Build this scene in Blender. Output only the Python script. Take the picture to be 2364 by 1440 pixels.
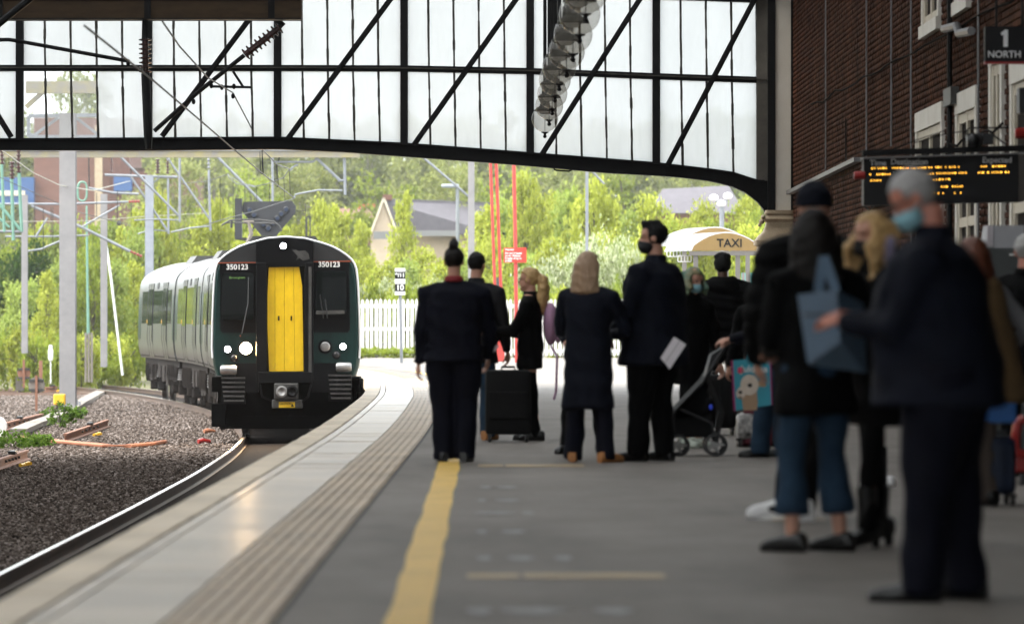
import bpy, bmesh, math, random
import numpy as np
from mathutils import Vector, Matrix, noise
R = math.radians
random.seed(7); rng = np.random.default_rng(7)
for o in list(bpy.data.objects): bpy.data.objects.remove(o)
scene = bpy.context.scene
C = scene.collection

# ------------------------------------------------------------------ camera, sky, sun, exposure
LENS = 160.0
F = 2364 * LENS / 36.0            # pixels per (metre / metre) of the photograph
EYE, VX, VY = 1.13, 1125.0, 735.0  # eye height above the platform, vanishing point of the platform
RAIL = -1.05                       # rail head below the platform top
cam = bpy.data.cameras.new('camera'); cam.lens = LENS; cam.sensor_width = 36
cam.shift_x = 57 / 2364; cam.shift_y = 15 / 2364
cam.clip_start = 0.5; cam.clip_end = 3000
cam.dof.use_dof = True; cam.dof.focus_distance = 70; cam.dof.aperture_fstop = 3.1
co = bpy.data.objects.new('camera', cam); C.objects.link(co)
co.location = (0, 0, EYE); co.rotation_euler = (R(90), 0, 0); scene.camera = co

SUN_EL, SUN_AZ = 54, 255           # high soft sun behind cloud, to the camera's left
world = bpy.data.worlds.new('World'); scene.world = world; world.use_nodes = True
nt = world.node_tree; nt.nodes.clear()
sky = nt.nodes.new('ShaderNodeTexSky'); sky.sky_type = 'NISHITA'; sky.sun_disc = False
sky.sun_elevation = R(SUN_EL); sky.sun_rotation = R(SUN_AZ); sky.air_density = 1.6; sky.dust_density = 6.0
hsv = nt.nodes.new('ShaderNodeHueSaturation'); hsv.inputs['Saturation'].default_value = 0.12
mixw = nt.nodes.new('ShaderNodeMix'); mixw.data_type = 'RGBA'; mixw.inputs[0].default_value = 0.72
mixw.inputs[7].default_value = (8.6, 9.0, 9.2, 1)     # the even cloud sheet
bg = nt.nodes.new('ShaderNodeBackground'); bg.inputs['Strength'].default_value = 0.12
ow = nt.nodes.new('ShaderNodeOutputWorld')
nt.links.new(sky.outputs[0], hsv.inputs['Color']); nt.links.new(hsv.outputs[0], mixw.inputs[6])
nt.links.new(mixw.outputs[2], bg.inputs[0]); nt.links.new(bg.outputs[0], ow.inputs[0])
sun = bpy.data.lights.new('sun', 'SUN'); sun.energy = 1.5; sun.angle = R(25); sun.color = (1, 0.96, 0.9)
so = bpy.data.objects.new('sun', sun); C.objects.link(so)
az = R(SUN_AZ); el = R(SUN_EL)
sd = Vector((math.sin(az) * math.cos(el), math.cos(az) * math.cos(el), math.sin(el)))
so.rotation_euler = (-sd).to_track_quat('-Z', 'Y').to_euler(); so.location = sd * 100
vs = scene.view_settings; vs.view_transform = 'Standard'; vs.look = 'None'; vs.exposure = 2.1; vs.gamma = 1
vs.use_curve_mapping = False
scene.render.engine = 'CYCLES'
cy = scene.cycles; cy.use_denoising = True; cy.max_bounces = 9; cy.diffuse_bounces = 5; cy.glossy_bounces = 3
cy.transparent_max_bounces = 12; cy.transmission_bounces = 4; cy.caustics_reflective = False; cy.caustics_refractive = False
cy.sample_clamp_indirect = 6.0

# ------------------------------------------------------------------ helpers
def W(px, py, s):
    """a point of the photograph at a distance where one metre is s pixels"""
    return Vector(((px - VX) / s, F / s, EYE + (VY - py) / s))

def tag(o, label=None, cat=None, group=None, kind=None):
    if label: o['label'] = label
    if cat: o['category'] = cat
    if group: o['group'] = group
    if kind: o['kind'] = kind
    return o
def thing(name, loc, label, cat, group=None, rz=0):
    o = bpy.data.objects.new(name, None); C.objects.link(o); o.empty_display_size = 0.2
    o.location = loc; o.rotation_euler = (0, 0, rz)
    return tag(o, label, cat, group)
def wl(o):
    v = Vector((0, 0, 0))
    while o is not None: v += o.location; o = o.parent
    return v
def place(name, mesh, parent=None, loc=(0, 0, 0), rot=(0, 0, 0), scale=(1, 1, 1)):
    o = bpy.data.objects.new(name, mesh); C.objects.link(o)
    o.location = loc; o.rotation_euler = rot; o.scale = scale
    if parent is not None: o.parent = parent
    return o

class MB:
    def __init__(self): self.v = []; self.f = []
    def add(self, vs_, fs):
        b = len(self.v); self.v += [tuple(p) for p in vs_]; self.f += [tuple(i + b for i in f) for f in fs]; return self
    def box(self, lo, hi):
        x0, y0, z0 = lo; x1, y1, z1 = hi
        return self.add([(x0,y0,z0),(x1,y0,z0),(x1,y1,z0),(x0,y1,z0),(x0,y0,z1),(x1,y0,z1),(x1,y1,z1),(x0,y1,z1)],
                        [(0,3,2,1),(4,5,6,7),(0,1,5,4),(1,2,6,5),(2,3,7,6),(3,0,4,7)])
    def cbox(self, c, d): return self.box([c[i]-d[i]/2 for i in range(3)], [c[i]+d[i]/2 for i in range(3)])
    def chbox(self, lo, hi, b):
        """box with chamfered edges (rounded feel)"""
        bm = bmesh.new(); bmesh.ops.create_cube(bm, size=1)
        for v in bm.verts:
            for i in range(3): v.co[i] = (lo[i]+hi[i])/2 + v.co[i]*(hi[i]-lo[i])
        bmesh.ops.bevel(bm, geom=bm.edges[:], offset=b, segments=2, affect='EDGES', profile=0.5)
        bm.verts.ensure_lookup_table()
        self.add([v.co[:] for v in bm.verts], [[v.index for v in f.verts] for f in bm.faces]); bm.free(); return self
    def bar(self, p, q, w, d=None, up=(0, 0, 1)):
        """rectangular bar from p to q"""
        d = d or w; p = Vector(p); q = Vector(q); t = (q-p).normalized(); u = Vector(up)
        if abs(t.dot(u)) > 0.95: u = Vector((0, 1, 0))
        a = t.cross(u).normalized(); b = a.cross(t).normalized()
        vs_ = [e + a*sx*w/2 + b*sy*d/2 for e in (p, q) for sx, sy in ((-1,-1),(1,-1),(1,1),(-1,1))]
        return self.add(vs_, [(0,1,2,3),(7,6,5,4),(0,4,5,1),(1,5,6,2),(2,6,7,3),(3,7,4,0)])
    def tube(self, pts, r, n=8, caps=True):
        pts = [Vector(p) for p in pts]; k = len(pts)
        rr = r if hasattr(r, '__len__') else [r]*k
        up = Vector((0.13, 0.31, 0.94)).normalized(); prev = None; vs_ = []
        for i in range(k):
            t = (pts[min(i+1,k-1)] - pts[max(i-1,0)])
            t = t.normalized() if t.length > 1e-9 else Vector((0,0,1))
            a = prev if prev is not None else t.cross(up)
            if a.length < 1e-4: a = t.cross(Vector((1,0,0)))
            a = (a - t*a.dot(t)).normalized(); prev = a; b = t.cross(a)
            vs_ += [pts[i] + (a*math.cos(2*math.pi*j/n) + b*math.sin(2*math.pi*j/n))*rr[i] for j in range(n)]
        fs = [(i*n+j, i*n+(j+1)%n, (i+1)*n+(j+1)%n, (i+1)*n+j) for i in range(k-1) for j in range(n)]
        if caps: fs += [tuple(range(n-1,-1,-1)), tuple((k-1)*n+j for j in range(n))]
        return self.add(vs_, fs)
    def lathe(self, prof, c=(0,0,0), n=16, axis='z', caps=True):
        """prof: list of (radius, height)"""
        vs_ = []
        for r, h in prof:
            for j in range(n):
                a = 2*math.pi*j/n; x, y = r*math.cos(a), r*math.sin(a)
                p = (x,y,h) if axis == 'z' else ((x,h,y) if axis == 'y' else (h,x,y))
                vs_.append((p[0]+c[0], p[1]+c[1], p[2]+c[2]))
        k = len(prof)
        fs = [(i*n+j, i*n+(j+1)%n, (i+1)*n+(j+1)%n, (i+1)*n+j) for i in range(k-1) for j in range(n)]
        if caps: fs += [tuple(range(n-1,-1,-1)), tuple((k-1)*n+j for j in range(n))]
        return self.add(vs_, fs)
    def ell(self, c, r, n=14, m=9, rot=None):
        vs_ = []; 
        for i in range(m+1):
            th = math.pi*i/m
            for j in range(n):
                a = 2*math.pi*j/n
                p = Vector((r[0]*math.sin(th)*math.cos(a), r[1]*math.sin(th)*math.sin(a), r[2]*math.cos(th)))
                if rot is not None: p = rot @ p
                vs_.append(p + Vector(c))
        fs = [(i*n+j, (i+1)*n+j, (i+1)*n+(j+1)%n, i*n+(j+1)%n) for i in range(m) for j in range(n)]
        return self.add(vs_, fs)
    def prism(self, poly, y0, y1):
        """polygon of (x, z) pushed from y0 to y1"""
        n = len(poly)
        return self.add([(x,y0,z) for x,z in poly] + [(x,y1,z) for x,z in poly],
                        [tuple(range(n)), tuple(range(2*n-1,n-1,-1))] + [(i,i+n,(i+1)%n+n,(i+1)%n) for i in range(n)])
    def prismx(self, poly, x0, x1):
        """polygon of (y, z) pushed from x0 to x1"""
        n = len(poly)
        return self.add([(x0,y,z) for y,z in poly] + [(x1,y,z) for y,z in poly],
                        [tuple(range(n-1,-1,-1)), tuple(range(n,2*n))] + [(i,(i+1)%n,(i+1)%n+n,i+n) for i in range(n)])
    def stack(self, rings, n=20, p=2.0):
        """closed loft of horizontal super-ellipses (cx, cy, z, rx, ry)"""
        vs_ = []
        for cx, cy_, z, rx, ry in rings:
            for j in range(n):
                a = 2*math.pi*j/n; c_, s_ = math.cos(a), math.sin(a)
                vs_.append((cx + rx*math.copysign(abs(c_)**(2/p), c_), cy_ + ry*math.copysign(abs(s_)**(2/p), s_), z))
        k = len(rings)
        fs = [(i*n+j, i*n+(j+1)%n, (i+1)*n+(j+1)%n, (i+1)*n+j) for i in range(k-1) for j in range(n)]
        fs += [tuple(range(n-1,-1,-1)), tuple((k-1)*n+j for j in range(n))]
        return self.add(vs_, fs)
    def mesh(self, name, mat, off=(0,0,0), smooth=False, angle=None):
        me = bpy.data.meshes.new(name)
        me.from_pydata([(x-off[0], y-off[1], z-off[2]) for x,y,z in self.v], [], self.f); me.update()
        bm = bmesh.new(); bm.from_mesh(me); bmesh.ops.recalc_face_normals(bm, faces=bm.faces); bm.to_mesh(me); bm.free()
        if mat: me.materials.append(mat)
        if smooth:
            me.shade_smooth()
            if angle: 
                try: me.set_sharp_from_angle(angle=R(angle))
                except Exception: pass
        return me
    def build(self, name, mat, parent=None, local=False, smooth=False, angle=40):
        off = (0,0,0) if (local or parent is None) else wl(parent)
        o = bpy.data.objects.new(name, self.mesh(name, mat, off, smooth, angle)); C.objects.link(o)
        if parent is not None: o.parent = parent
        return o

def np_mesh(name, verts, faces, mat, k):
    """fast mesh from arrays: faces (n, k)"""
    me = bpy.data.meshes.new(name); nf = len(faces)
    me.vertices.add(len(verts)); me.vertices.foreach_set('co', np.asarray(verts, np.float32).ravel())
    me.loops.add(nf*k); me.loops.foreach_set('vertex_index', np.asarray(faces, np.int32).ravel())
    me.polygons.add(nf); me.polygons.foreach_set('loop_start', np.arange(0, nf*k, k, dtype=np.int32))
    me.polygons.foreach_set('loop_total', np.full(nf, k, np.int32))
    me.update(calc_edges=True); me.materials.append(mat); return me

def text_mesh(txt, size, mat, depth=0.004, align='CENTER', bold=0.0):
    cu = bpy.data.curves.new('lettering', 'FONT'); cu.body = txt; cu.size = size; cu.extrude = depth; cu.align_x = align
    cu.align_y = 'CENTER'; cu.offset = bold
    ob = bpy.data.objects.new('tmp', cu); C.objects.link(ob)
    me = bpy.data.meshes.new_from_object(ob.evaluated_get(bpy.context.evaluated_depsgraph_get()))
    bpy.data.objects.remove(ob); me.materials.clear(); me.materials.append(mat); me.name = 'lettering'; return me
def put_text(txt, p, size, mat, parent, name='lettering', depth=0.004, align='CENTER', bold=0.0, sx=1.0):
    o = place(name, text_mesh(txt, size, mat, depth, align, bold), parent, Vector(p) - wl(parent), (R(90),0,0), (sx,1,1)); return o

# ------------------------------------------------------------------ materials
def mat(name, col, rough=0.6, metal=0.0, var=0.0, scale=4.0, bump=0.0, bscale=40.0, col2=None, spec=0.5, stretch=(1,1,1), coords='Object', detail=6, objvar=0.0, dist=0.02):
    m = bpy.data.materials.new(name); m.use_nodes = True; n = m.node_tree.nodes; l = m.node_tree.links
    b = n['Principled BSDF']; b.inputs['Base Color'].default_value = (*col, 1); b.inputs['Roughness'].default_value = rough
    b.inputs['Metallic'].default_value = metal; b.inputs['Specular IOR Level'].default_value = spec
    if var or bump or col2:
        tc = n.new('ShaderNodeTexCoord'); mp = n.new('ShaderNodeMapping'); mp.inputs['Scale'].default_value = stretch
        l.new(tc.outputs[coords], mp.inputs[0])
    if var or col2:
        nz = n.new('ShaderNodeTexNoise'); nz.inputs['Scale'].default_value = scale; nz.inputs['Detail'].default_value = detail
        nz.inputs['Roughness'].default_value = 0.65
        l.new(mp.outputs[0], nz.inputs[0])
        rp = n.new('ShaderNodeValToRGB'); rp.color_ramp.elements[0].position = 0.32; rp.color_ramp.elements[1].position = 0.68
        c2 = col2 or tuple(min(1, c*(1+var)) for c in col); c1 = col if col2 else tuple(c*(1-var) for c in col)
        rp.color_ramp.elements[0].color = (*c1,1); rp.color_ramp.elements[1].color = (*c2,1)
        l.new(nz.outputs[0], rp.inputs[0]); out = rp.outputs[0]
        if objvar:
            oi = n.new('ShaderNodeObjectInfo'); hs = n.new('ShaderNodeHueSaturation'); ma = n.new('ShaderNodeMath'); ma.operation = 'MULTIPLY_ADD'
            ma.inputs[1].default_value = 2*objvar; ma.inputs[2].default_value = 1-objvar
            l.new(oi.outputs['Random'], ma.inputs[0]); l.new(ma.outputs[0], hs.inputs['Value']); l.new(out, hs.inputs['Color']); out = hs.outputs[0]
        l.new(out, b.inputs['Base Color'])
        mr = n.new('ShaderNodeMath'); mr.operation = 'MULTIPLY_ADD'; mr.inputs[1].default_value = 0.25*rough; mr.inputs[2].default_value = rough*0.88
        l.new(nz.outputs[0], mr.inputs[0]); l.new(mr.outputs[0], b.inputs['Roughness'])
    if bump:
        nb = n.new('ShaderNodeTexNoise'); nb.inputs['Scale'].default_value = bscale; nb.inputs['Detail'].default_value = 4
        bp = n.new('ShaderNodeBump'); bp.inputs['Strength'].default_value = bump; bp.inputs['Distance'].default_value = dist
        l.new(mp.outputs[0], nb.inputs[0]); l.new(nb.outputs[0], bp.inputs['Height']); l.new(bp.outputs[0], b.inputs['Normal'])
    return m
def emit(name, col, strength):
    m = bpy.data.materials.new(name); m.use_nodes = True; n = m.node_tree.nodes
    b = n['Principled BSDF']; b.inputs['Base Color'].default_value = (*col,1); b.inputs['Emission Color'].default_value = (*col,1)
    b.inputs['Emission Strength'].default_value = strength; return m
def glassmix(name, tcol, fac_diff, dcol, translucent=True, rough=0.1, var=0.0):
    """thin glass: clear part + dirty part + a mirror sheen"""
    m = bpy.data.materials.new(name); m.use_nodes = True; n = m.node_tree.nodes; l = m.node_tree.links; n.clear()
    out = n.new('ShaderNodeOutputMaterial'); t = n.new('ShaderNodeBsdfTransparent'); t.inputs[0].default_value = (*tcol,1)
    d = n.new('ShaderNodeBsdfTranslucent' if translucent else 'ShaderNodeBsdfDiffuse'); d.inputs[0].default_value = (*dcol,1)
    g = n.new('ShaderNodeBsdfGlossy'); g.inputs['Roughness'].default_value = rough
    fr = n.new('ShaderNodeFresnel'); fr.inputs[0].default_value = 1.45
    m1 = n.new('ShaderNodeMixShader'); m2 = n.new('ShaderNodeMixShader'); m1.inputs[0].default_value = fac_diff
    if var:
        tc = n.new('ShaderNodeTexCoord'); nz = n.new('ShaderNodeTexNoise'); nz.inputs['Scale'].default_value = 2.2; nz.inputs['Detail'].default_value = 5
        ma = n.new('ShaderNodeMath'); ma.operation = 'MULTIPLY_ADD'; ma.inputs[1].default_value = 2*var; ma.inputs[2].default_value = fac_diff - var; ma.use_clamp = True
        mp = n.new('ShaderNodeMapping'); mp.inputs['Scale'].default_value = (2.0, 1, 0.5)
        l.new(tc.outputs['Object'], mp.inputs[0]); l.new(mp.outputs[0], nz.inputs[0]); l.new(nz.outputs[0], ma.inputs[0]); l.new(ma.outputs[0], m1.inputs[0])
    l.new(t.outputs[0], m1.inputs[1]); l.new(d.outputs[0], m1.inputs[2]); l.new(m1.outputs[0], m2.inputs[1]); l.new(g.outputs[0], m2.inputs[2])
    ge = n.new('ShaderNodeNewGeometry'); iv = n.new('ShaderNodeMath'); iv.operation = 'SUBTRACT'; iv.inputs[0].default_value = 1.0; mu = n.new('ShaderNodeMath'); mu.operation = 'MULTIPLY'
    l.new(ge.outputs['Backfacing'], iv.inputs[1]); l.new(iv.outputs[0], mu.inputs[0]); l.new(fr.outputs[0], mu.inputs[1])
    l.new(mu.outputs[0], m2.inputs[0]); l.new(m2.outputs[0], out.inputs[0]); return m
def leafmat(name, a, b, tr=0.42):
    m = bpy.data.materials.new(name); m.use_nodes = True; n = m.node_tree.nodes; l = m.node_tree.links; n.clear()
    out = n.new('ShaderNodeOutputMaterial'); g = n.new('ShaderNodeNewGeometry'); oi = n.new('ShaderNodeObjectInfo')
    rp = n.new('ShaderNodeValToRGB'); rp.color_ramp.elements[0].color = (*a,1); rp.color_ramp.elements[1].color = (*b,1)
    l.new(g.outputs['Random Per Island'], rp.inputs[0])
    hs = n.new('ShaderNodeHueSaturation'); ma = n.new('ShaderNodeMath'); ma.operation = 'MULTIPLY_ADD'; ma.inputs[1].default_value = 0.5; ma.inputs[2].default_value = 0.75
    l.new(oi.outputs['Random'], ma.inputs[0]); l.new(ma.outputs[0], hs.inputs['Value']); l.new(rp.outputs[0], hs.inputs['Color'])
    d = n.new('ShaderNodeBsdfDiffuse'); t = n.new('ShaderNodeBsdfTranslucent'); mx = n.new('ShaderNodeMixShader'); mx.inputs[0].default_value = tr
    l.new(hs.outputs[0], d.inputs[0]); l.new(hs.outputs[0], t.inputs[0]); l.new(d.outputs[0], mx.inputs[1]); l.new(t.outputs[0], mx.inputs[2])
    l.new(mx.outputs[0], out.inputs[0]); return m

M = dict(
 tarmac=mat('tarmac', (0.185,0.167,0.15), 0.6, spec=0.16, var=0.16, scale=1.3, bump=0.12, bscale=60, coords='Generated' if False else 'Object'),
 paving=mat('pale_paving', (0.36,0.285,0.205), 0.3, spec=0.26, col2=(0.47,0.38,0.285), scale=3.0, bump=0.12, bscale=5, objvar=0.14),
 coping=mat('coping_stone', (0.6,0.5,0.37), 0.55, spec=0.3, col2=(0.7,0.6,0.47), scale=5, bump=0.3, bscale=18, objvar=0.1),
 joint=mat('joint_dirt', (0.045,0.042,0.04), 0.8, var=0.2),
 tactile=mat('buff_tactile', (0.36,0.27,0.175), 0.45, col2=(0.46,0.355,0.245), scale=6, bump=0.2, bscale=50, objvar=0.1),
 yellowline=mat('yellow_line_paint', (0.68,0.42,0.07), 0.5, col2=(0.76,0.5,0.13), scale=3, bump=0.1),
 fadedline=mat('faded_line_paint', (0.3,0.22,0.12), 0.5, col2=(0.48,0.33,0.14), scale=3),
 fadedwhite=mat('worn_white_paint', (0.155,0.152,0.15), 0.45, col2=(0.24,0.235,0.23), scale=5),
 platwall=mat('platform_wall', (0.10,0.09,0.08), 0.85, var=0.4, scale=2, bump=0.5, bscale=12),
 ballast=mat('ballast_bed', (0.06,0.04,0.031), 0.95, spec=0.0, col2=(0.125,0.087,0.069), scale=11, bump=1.0, bscale=14, dist=0.06),
 stone=None,
 grassy=mat('rough_ground', (0.06,0.06,0.03), 0.9, col2=(0.13,0.12,0.05), scale=0.8, bump=0.6, bscale=4),
 rail=mat('rail_steel', (0.11,0.075,0.055), 0.6, 0.3, var=0.3, scale=3),
 railtop=mat('rail_head', (0.55,0.54,0.52), 0.22, 1.0, var=0.12, scale=2),
 rust=mat('rusty_steel', (0.19,0.085,0.05), 0.75, 0.1, col2=(0.27,0.13,0.08), scale=5, bump=0.2),
 sleeper=mat('concrete_sleeper', (0.17,0.15,0.13), 0.85, var=0.25, scale=4),
 concrete=mat('concrete', (0.15,0.13,0.11), 0.8, col2=(0.21,0.185,0.16), scale=3, bump=0.2),
 iron=mat('black_ironwork', (0.007,0.007,0.0075), 0.6, spec=0.2, var=0.35, scale=5, bump=0.2, bscale=25),
 ironbar=mat('glazing_bar_paint', (0.05,0.045,0.036), 0.6, var=0.5, scale=8, bump=0.4, bscale=30),
 ironcream=mat('cream_painted_column', (0.74,0.69,0.59), 0.5, col2=(0.82,0.78,0.69), scale=2.5, bump=0.1),
 columnside=mat('brown_grey_column', (0.1,0.09,0.075), 0.6, var=0.3, scale=3),
 beam=mat('brown_boxed_beam', (0.04,0.025,0.014), 0.7, spec=0.2, col2=(0.07,0.045,0.025), scale=2.5, stretch=(1,1,4), bump=0.1),
 stonework=mat('corbel_stone', (0.3,0.23,0.15), 0.75, col2=(0.42,0.34,0.23), scale=6, bump=0.3),
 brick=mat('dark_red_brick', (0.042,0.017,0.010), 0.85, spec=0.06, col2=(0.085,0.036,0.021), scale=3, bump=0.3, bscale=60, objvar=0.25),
 mortar=mat('sooty_mortar', (0.016,0.012,0.01), 0.9, spec=0.1, var=0.3),
 cream=mat('cream_joinery', (0.5,0.44,0.33), 0.55, col2=(0.6,0.54,0.43), scale=4),
 whitestone=mat('white_painted_stone', (0.6,0.57,0.5), 0.6, col2=(0.72,0.69,0.63), scale=3, bump=0.1),
 darkglass=mat('dark_window_glass', (0.012,0.013,0.014), 0.06),
 conduit=mat('galvanised_conduit', (0.2,0.2,0.205), 0.45, 0.6, var=0.2),
 blackplastic=mat('black_plastic', (0.012,0.012,0.013), 0.4),
 signblack=mat('sign_black', (0.005,0.005,0.006), 0.5, spec=0.3),
 signwhite=mat('sign_white', (0.62,0.62,0.62), 0.5),
 headwhite=mat('sign_pale_grey', (0.82,0.82,0.83), 0.5),
 white=mat('white_paint', (0.72,0.72,0.7), 0.5, var=0.08, scale=6),
 fence=mat('fence_white_paint', (0.66,0.65,0.62), 0.6, col2=(0.78,0.77,0.75), scale=4, bump=0.15, objvar=0.07),
 signred=mat('warning_sign_red', (0.62,0.035,0.02), 0.45), red=mat('red_post_paint', (0.5,0.05,0.04), 0.4, var=0.12, scale=3),
 mast=mat('pale_grey_mast', (0.2,0.195,0.198), 0.65, col2=(0.26,0.25,0.25), scale=3, bump=0.1),
 galv=mat('galvanised_steel', (0.22,0.235,0.255), 0.5, 0.3, var=0.15, scale=4),
 mastgrey=mat('blue_grey_mast', (0.26,0.28,0.32), 0.5, 0.2, var=0.15, scale=3),
 boom=mat('weathered_boom', (0.2,0.19,0.195), 0.6, col2=(0.3,0.26,0.12), scale=2.2),
 mint=mat('mint_green_paint', (0.13,0.26,0.2), 0.5, var=0.1), insul=mat('brown_insulator', (0.05,0.018,0.014), 0.25),
 insred=mat('red_insulator', (0.25,0.03,0.025), 0.35), insgrey=mat('grey_insulator', (0.2,0.21,0.22), 0.4),
 cablemat=mat('black_cable', (0.01,0.009,0.008), 0.95, spec=0.05), wire=mat('copper_wire', (0.03,0.03,0.028), 0.5, 0.5), wirelt=mat('pale_wire', (0.38,0.36,0.3), 0.5, 0.3),
 tbody=mat('train_silver_grey', (0.062,0.066,0.061), 0.3, 0.15, var=0.14, scale=0.7, stretch=(2,2,0.4)), 
 troof=mat('train_roof_grey', (0.16,0.16,0.16), 0.35, 0.2, var=0.25, scale=1.2),
 tgreen=mat('train_dark_green', (0.0022,0.018,0.0155), 0.3, spec=0.25, var=0.12, scale=2), 
 tblack=mat('train_black', (0.003,0.003,0.0035), 0.4, spec=0.15), tcab=mat('train_dome_charcoal', (0.016,0.016,0.017), 0.4, var=0.25, scale=3),
 rimwhite=mat('train_edge_white', (0.62,0.63,0.63), 0.35), tyellow=mat('gangway_yellow', (0.72,0.47,0.005), 0.45, col2=(0.64,0.4,0.004), scale=5),
 tglass=mat('train_glass', (0.004,0.005,0.005), 0.03, spec=0.45), tside=mat('train_side_glass', (0.02,0.024,0.022), 0.06, 0.0),
 under=mat('underframe_grime', (0.012,0.010,0.009), 0.85, spec=0.15, col2=(0.028,0.022,0.018), scale=5, bump=0.4),
 steel=mat('scuffed_steel', (0.26,0.255,0.25), 0.4, 0.6, var=0.3, scale=6), darksteel=mat('dark_steel', (0.06,0.058,0.055), 0.45, 0.4, var=0.3, scale=6),
 orange=mat('orange_paint', (0.3,0.06,0.02), 0.5), orangepipe=mat('orange_cable_duct', (0.34,0.13,0.065), 0.7, var=0.15), yellowpl=mat('yellow_plastic', (0.75,0.42,0.02), 0.45),
 slate=mat('slate_roof', (0.075,0.068,0.078), 0.7, var=0.2, scale=3), housewall=mat('cream_render', (0.42,0.34,0.25), 0.8, var=0.08),
 farbrick=mat('red_brown_far_brick', (0.11,0.05,0.034), 0.85, col2=(0.16,0.075,0.053), scale=0.8, stretch=(1,1,3)), blue=mat('blue_cladding', (0.025,0.075,0.2), 0.5, var=0.1),
 taxi=mat('taxi_yellow_panel', (0.2,0.125,0.038), 0.5, col2=(0.25,0.165,0.06), scale=1.2), oily=mat('oily_ballast', (0.012,0.010,0.009), 0.9, spec=0.05, col2=(0.03,0.024,0.02), scale=14, bump=1.0, bscale=18, dist=0.05), signalgrey=mat('signal_grey', (0.022,0.023,0.027), 0.6, var=0.15), underblack=mat('underframe_black', (0.0012,0.0012,0.0013), 0.8, spec=0.04), ribbed=mat('shelter_polycarbonate', (0.15,0.152,0.15), 0.3),
 shelterframe=mat('shelter_frame', (0.13,0.12,0.11), 0.5), teal=mat('teal_hoarding', (0.06,0.33,0.33), 0.6), greywood=mat('grey_timber', (0.17,0.15,0.14), 0.8, var=0.2),
 bark=mat('bark', (0.07,0.055,0.04), 0.9, var=0.3), barkpale=mat('pale_bark', (0.24,0.21,0.17), 0.9, var=0.3),
 skin=mat('skin', (0.5,0.26,0.18), 0.5, var=0.06, scale=10), skinred=mat('skin_ruddy', (0.5,0.2,0.14), 0.5), skindark=mat('skin_brown', (0.12,0.06,0.035), 0.5),
 navy=mat('navy_cloth', (0.003,0.0036,0.009), 0.8, spec=0.15, var=0.2, scale=8, bump=0.25, bscale=14), navy2=mat('navy_wool', (0.0036,0.005,0.011), 0.8, spec=0.15, var=0.2, scale=8, bump=0.25, bscale=12),
 black=mat('black_cloth', (0.0013,0.0013,0.0016), 0.8, spec=0.12, var=0.25, scale=8, bump=0.25, bscale=12), charcoal=mat('charcoal_cloth', (0.012,0.012,0.014), 0.8, spec=0.22, var=0.2, bump=0.2, bscale=12),
 jeans=mat('blue_denim', (0.010,0.026,0.05), 0.8, spec=0.2, col2=(0.02,0.045,0.08), scale=9, bump=0.25, bscale=18), brownshoe=mat('tan_suede', (0.36,0.15,0.045), 0.7, var=0.15, scale=12),
 darkshoe=mat('black_leather', (0.008,0.008,0.008), 0.35), whiteshoe=mat('white_trainer', (0.7,0.7,0.7), 0.45), paleshoe=mat('pale_green_shoe', (0.38,0.42,0.36), 0.7),
 hairdark=mat('dark_hair', (0.006,0.004,0.003), 0.6, spec=0.25, var=0.3, scale=30, stretch=(1,1,.15), bump=0.4, bscale=60), hairblack=mat('black_hair', (0.003,0.003,0.003), 0.65, spec=0.25, bump=0.4, bscale=70),
 hairblonde=mat('golden_hair', (0.42,0.25,0.09), 0.5, col2=(0.58,0.38,0.17), scale=30, stretch=(1,1,.2), bump=0.5, bscale=45), hairash=mat('ash_blonde_hair', (0.27,0.17,0.10), 0.5, col2=(0.4,0.27,0.17), scale=40, stretch=(1,1,.12), bump=0.4, bscale=60),
 hairgrey=mat('grey_hair', (0.3,0.29,0.28), 0.6, col2=(0.42,0.41,0.4), scale=30, bump=0.5, bscale=60), hairteal=mat('teal_tinted_hair', (0.03,0.16,0.13), 0.5, col2=(0.22,0.16,0.06), scale=9, bump=0.4), hairred=mat('auburn_hair', (0.11,0.03,0.012), 0.5, var=0.3, scale=30, bump=0.4),
 maskblue=mat('pale_blue_mask', (0.22,0.42,0.48), 0.8, var=0.06), maskblack=mat('black_mask', (0.007,0.007,0.009), 0.8), eye=mat('eye', (0.04,0.03,0.025), 0.15),
 burgundy=mat('burgundy_cloth', (0.11,0.012,0.025), 0.8, var=0.2, bump=0.2, bscale=14), redcloth=mat('red_collar', (0.2,0.008,0.012), 0.7), tan=mat('tan_cloth', (0.14,0.085,0.035), 0.8, var=0.2, bump=0.2, bscale=14), taupe=mat('taupe_cloth', (0.07,0.052,0.042), 0.8, var=0.2, bump=0.2), greycloth=mat('grey_cloth', (0.12,0.12,0.125), 0.8, var=0.15, bump=0.2),
 lilac=mat('lilac_shirt', (0.12,0.1,0.15), 0.8, var=0.1), pink=mat('lilac_pink_canvas', (0.42,0.23,0.36), 0.7, var=0.1), paper=mat('white_paper', (0.72,0.68,0.72), 0.6, var=0.04), 
 totebag=mat('slate_blue_leather', (0.075,0.13,0.2), 0.45, var=0.12, scale=5), tealbag=mat('teal_bag_print', (0.012,0.27,0.36), 0.4, var=0.12, scale=4), magenta=mat('magenta_edge', (0.35,0.01,0.14), 0.5), pinkprint=mat('pink_print', (0.65,0.02,0.08), 0.5), fleece=mat('cream_fleece_print', (0.55,0.45,0.35), 0.6, col2=(0.68,0.6,0.52), scale=12), fleecebrown=mat('brown_fleece_print', (0.38,0.25,0.15), 0.6),
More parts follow.
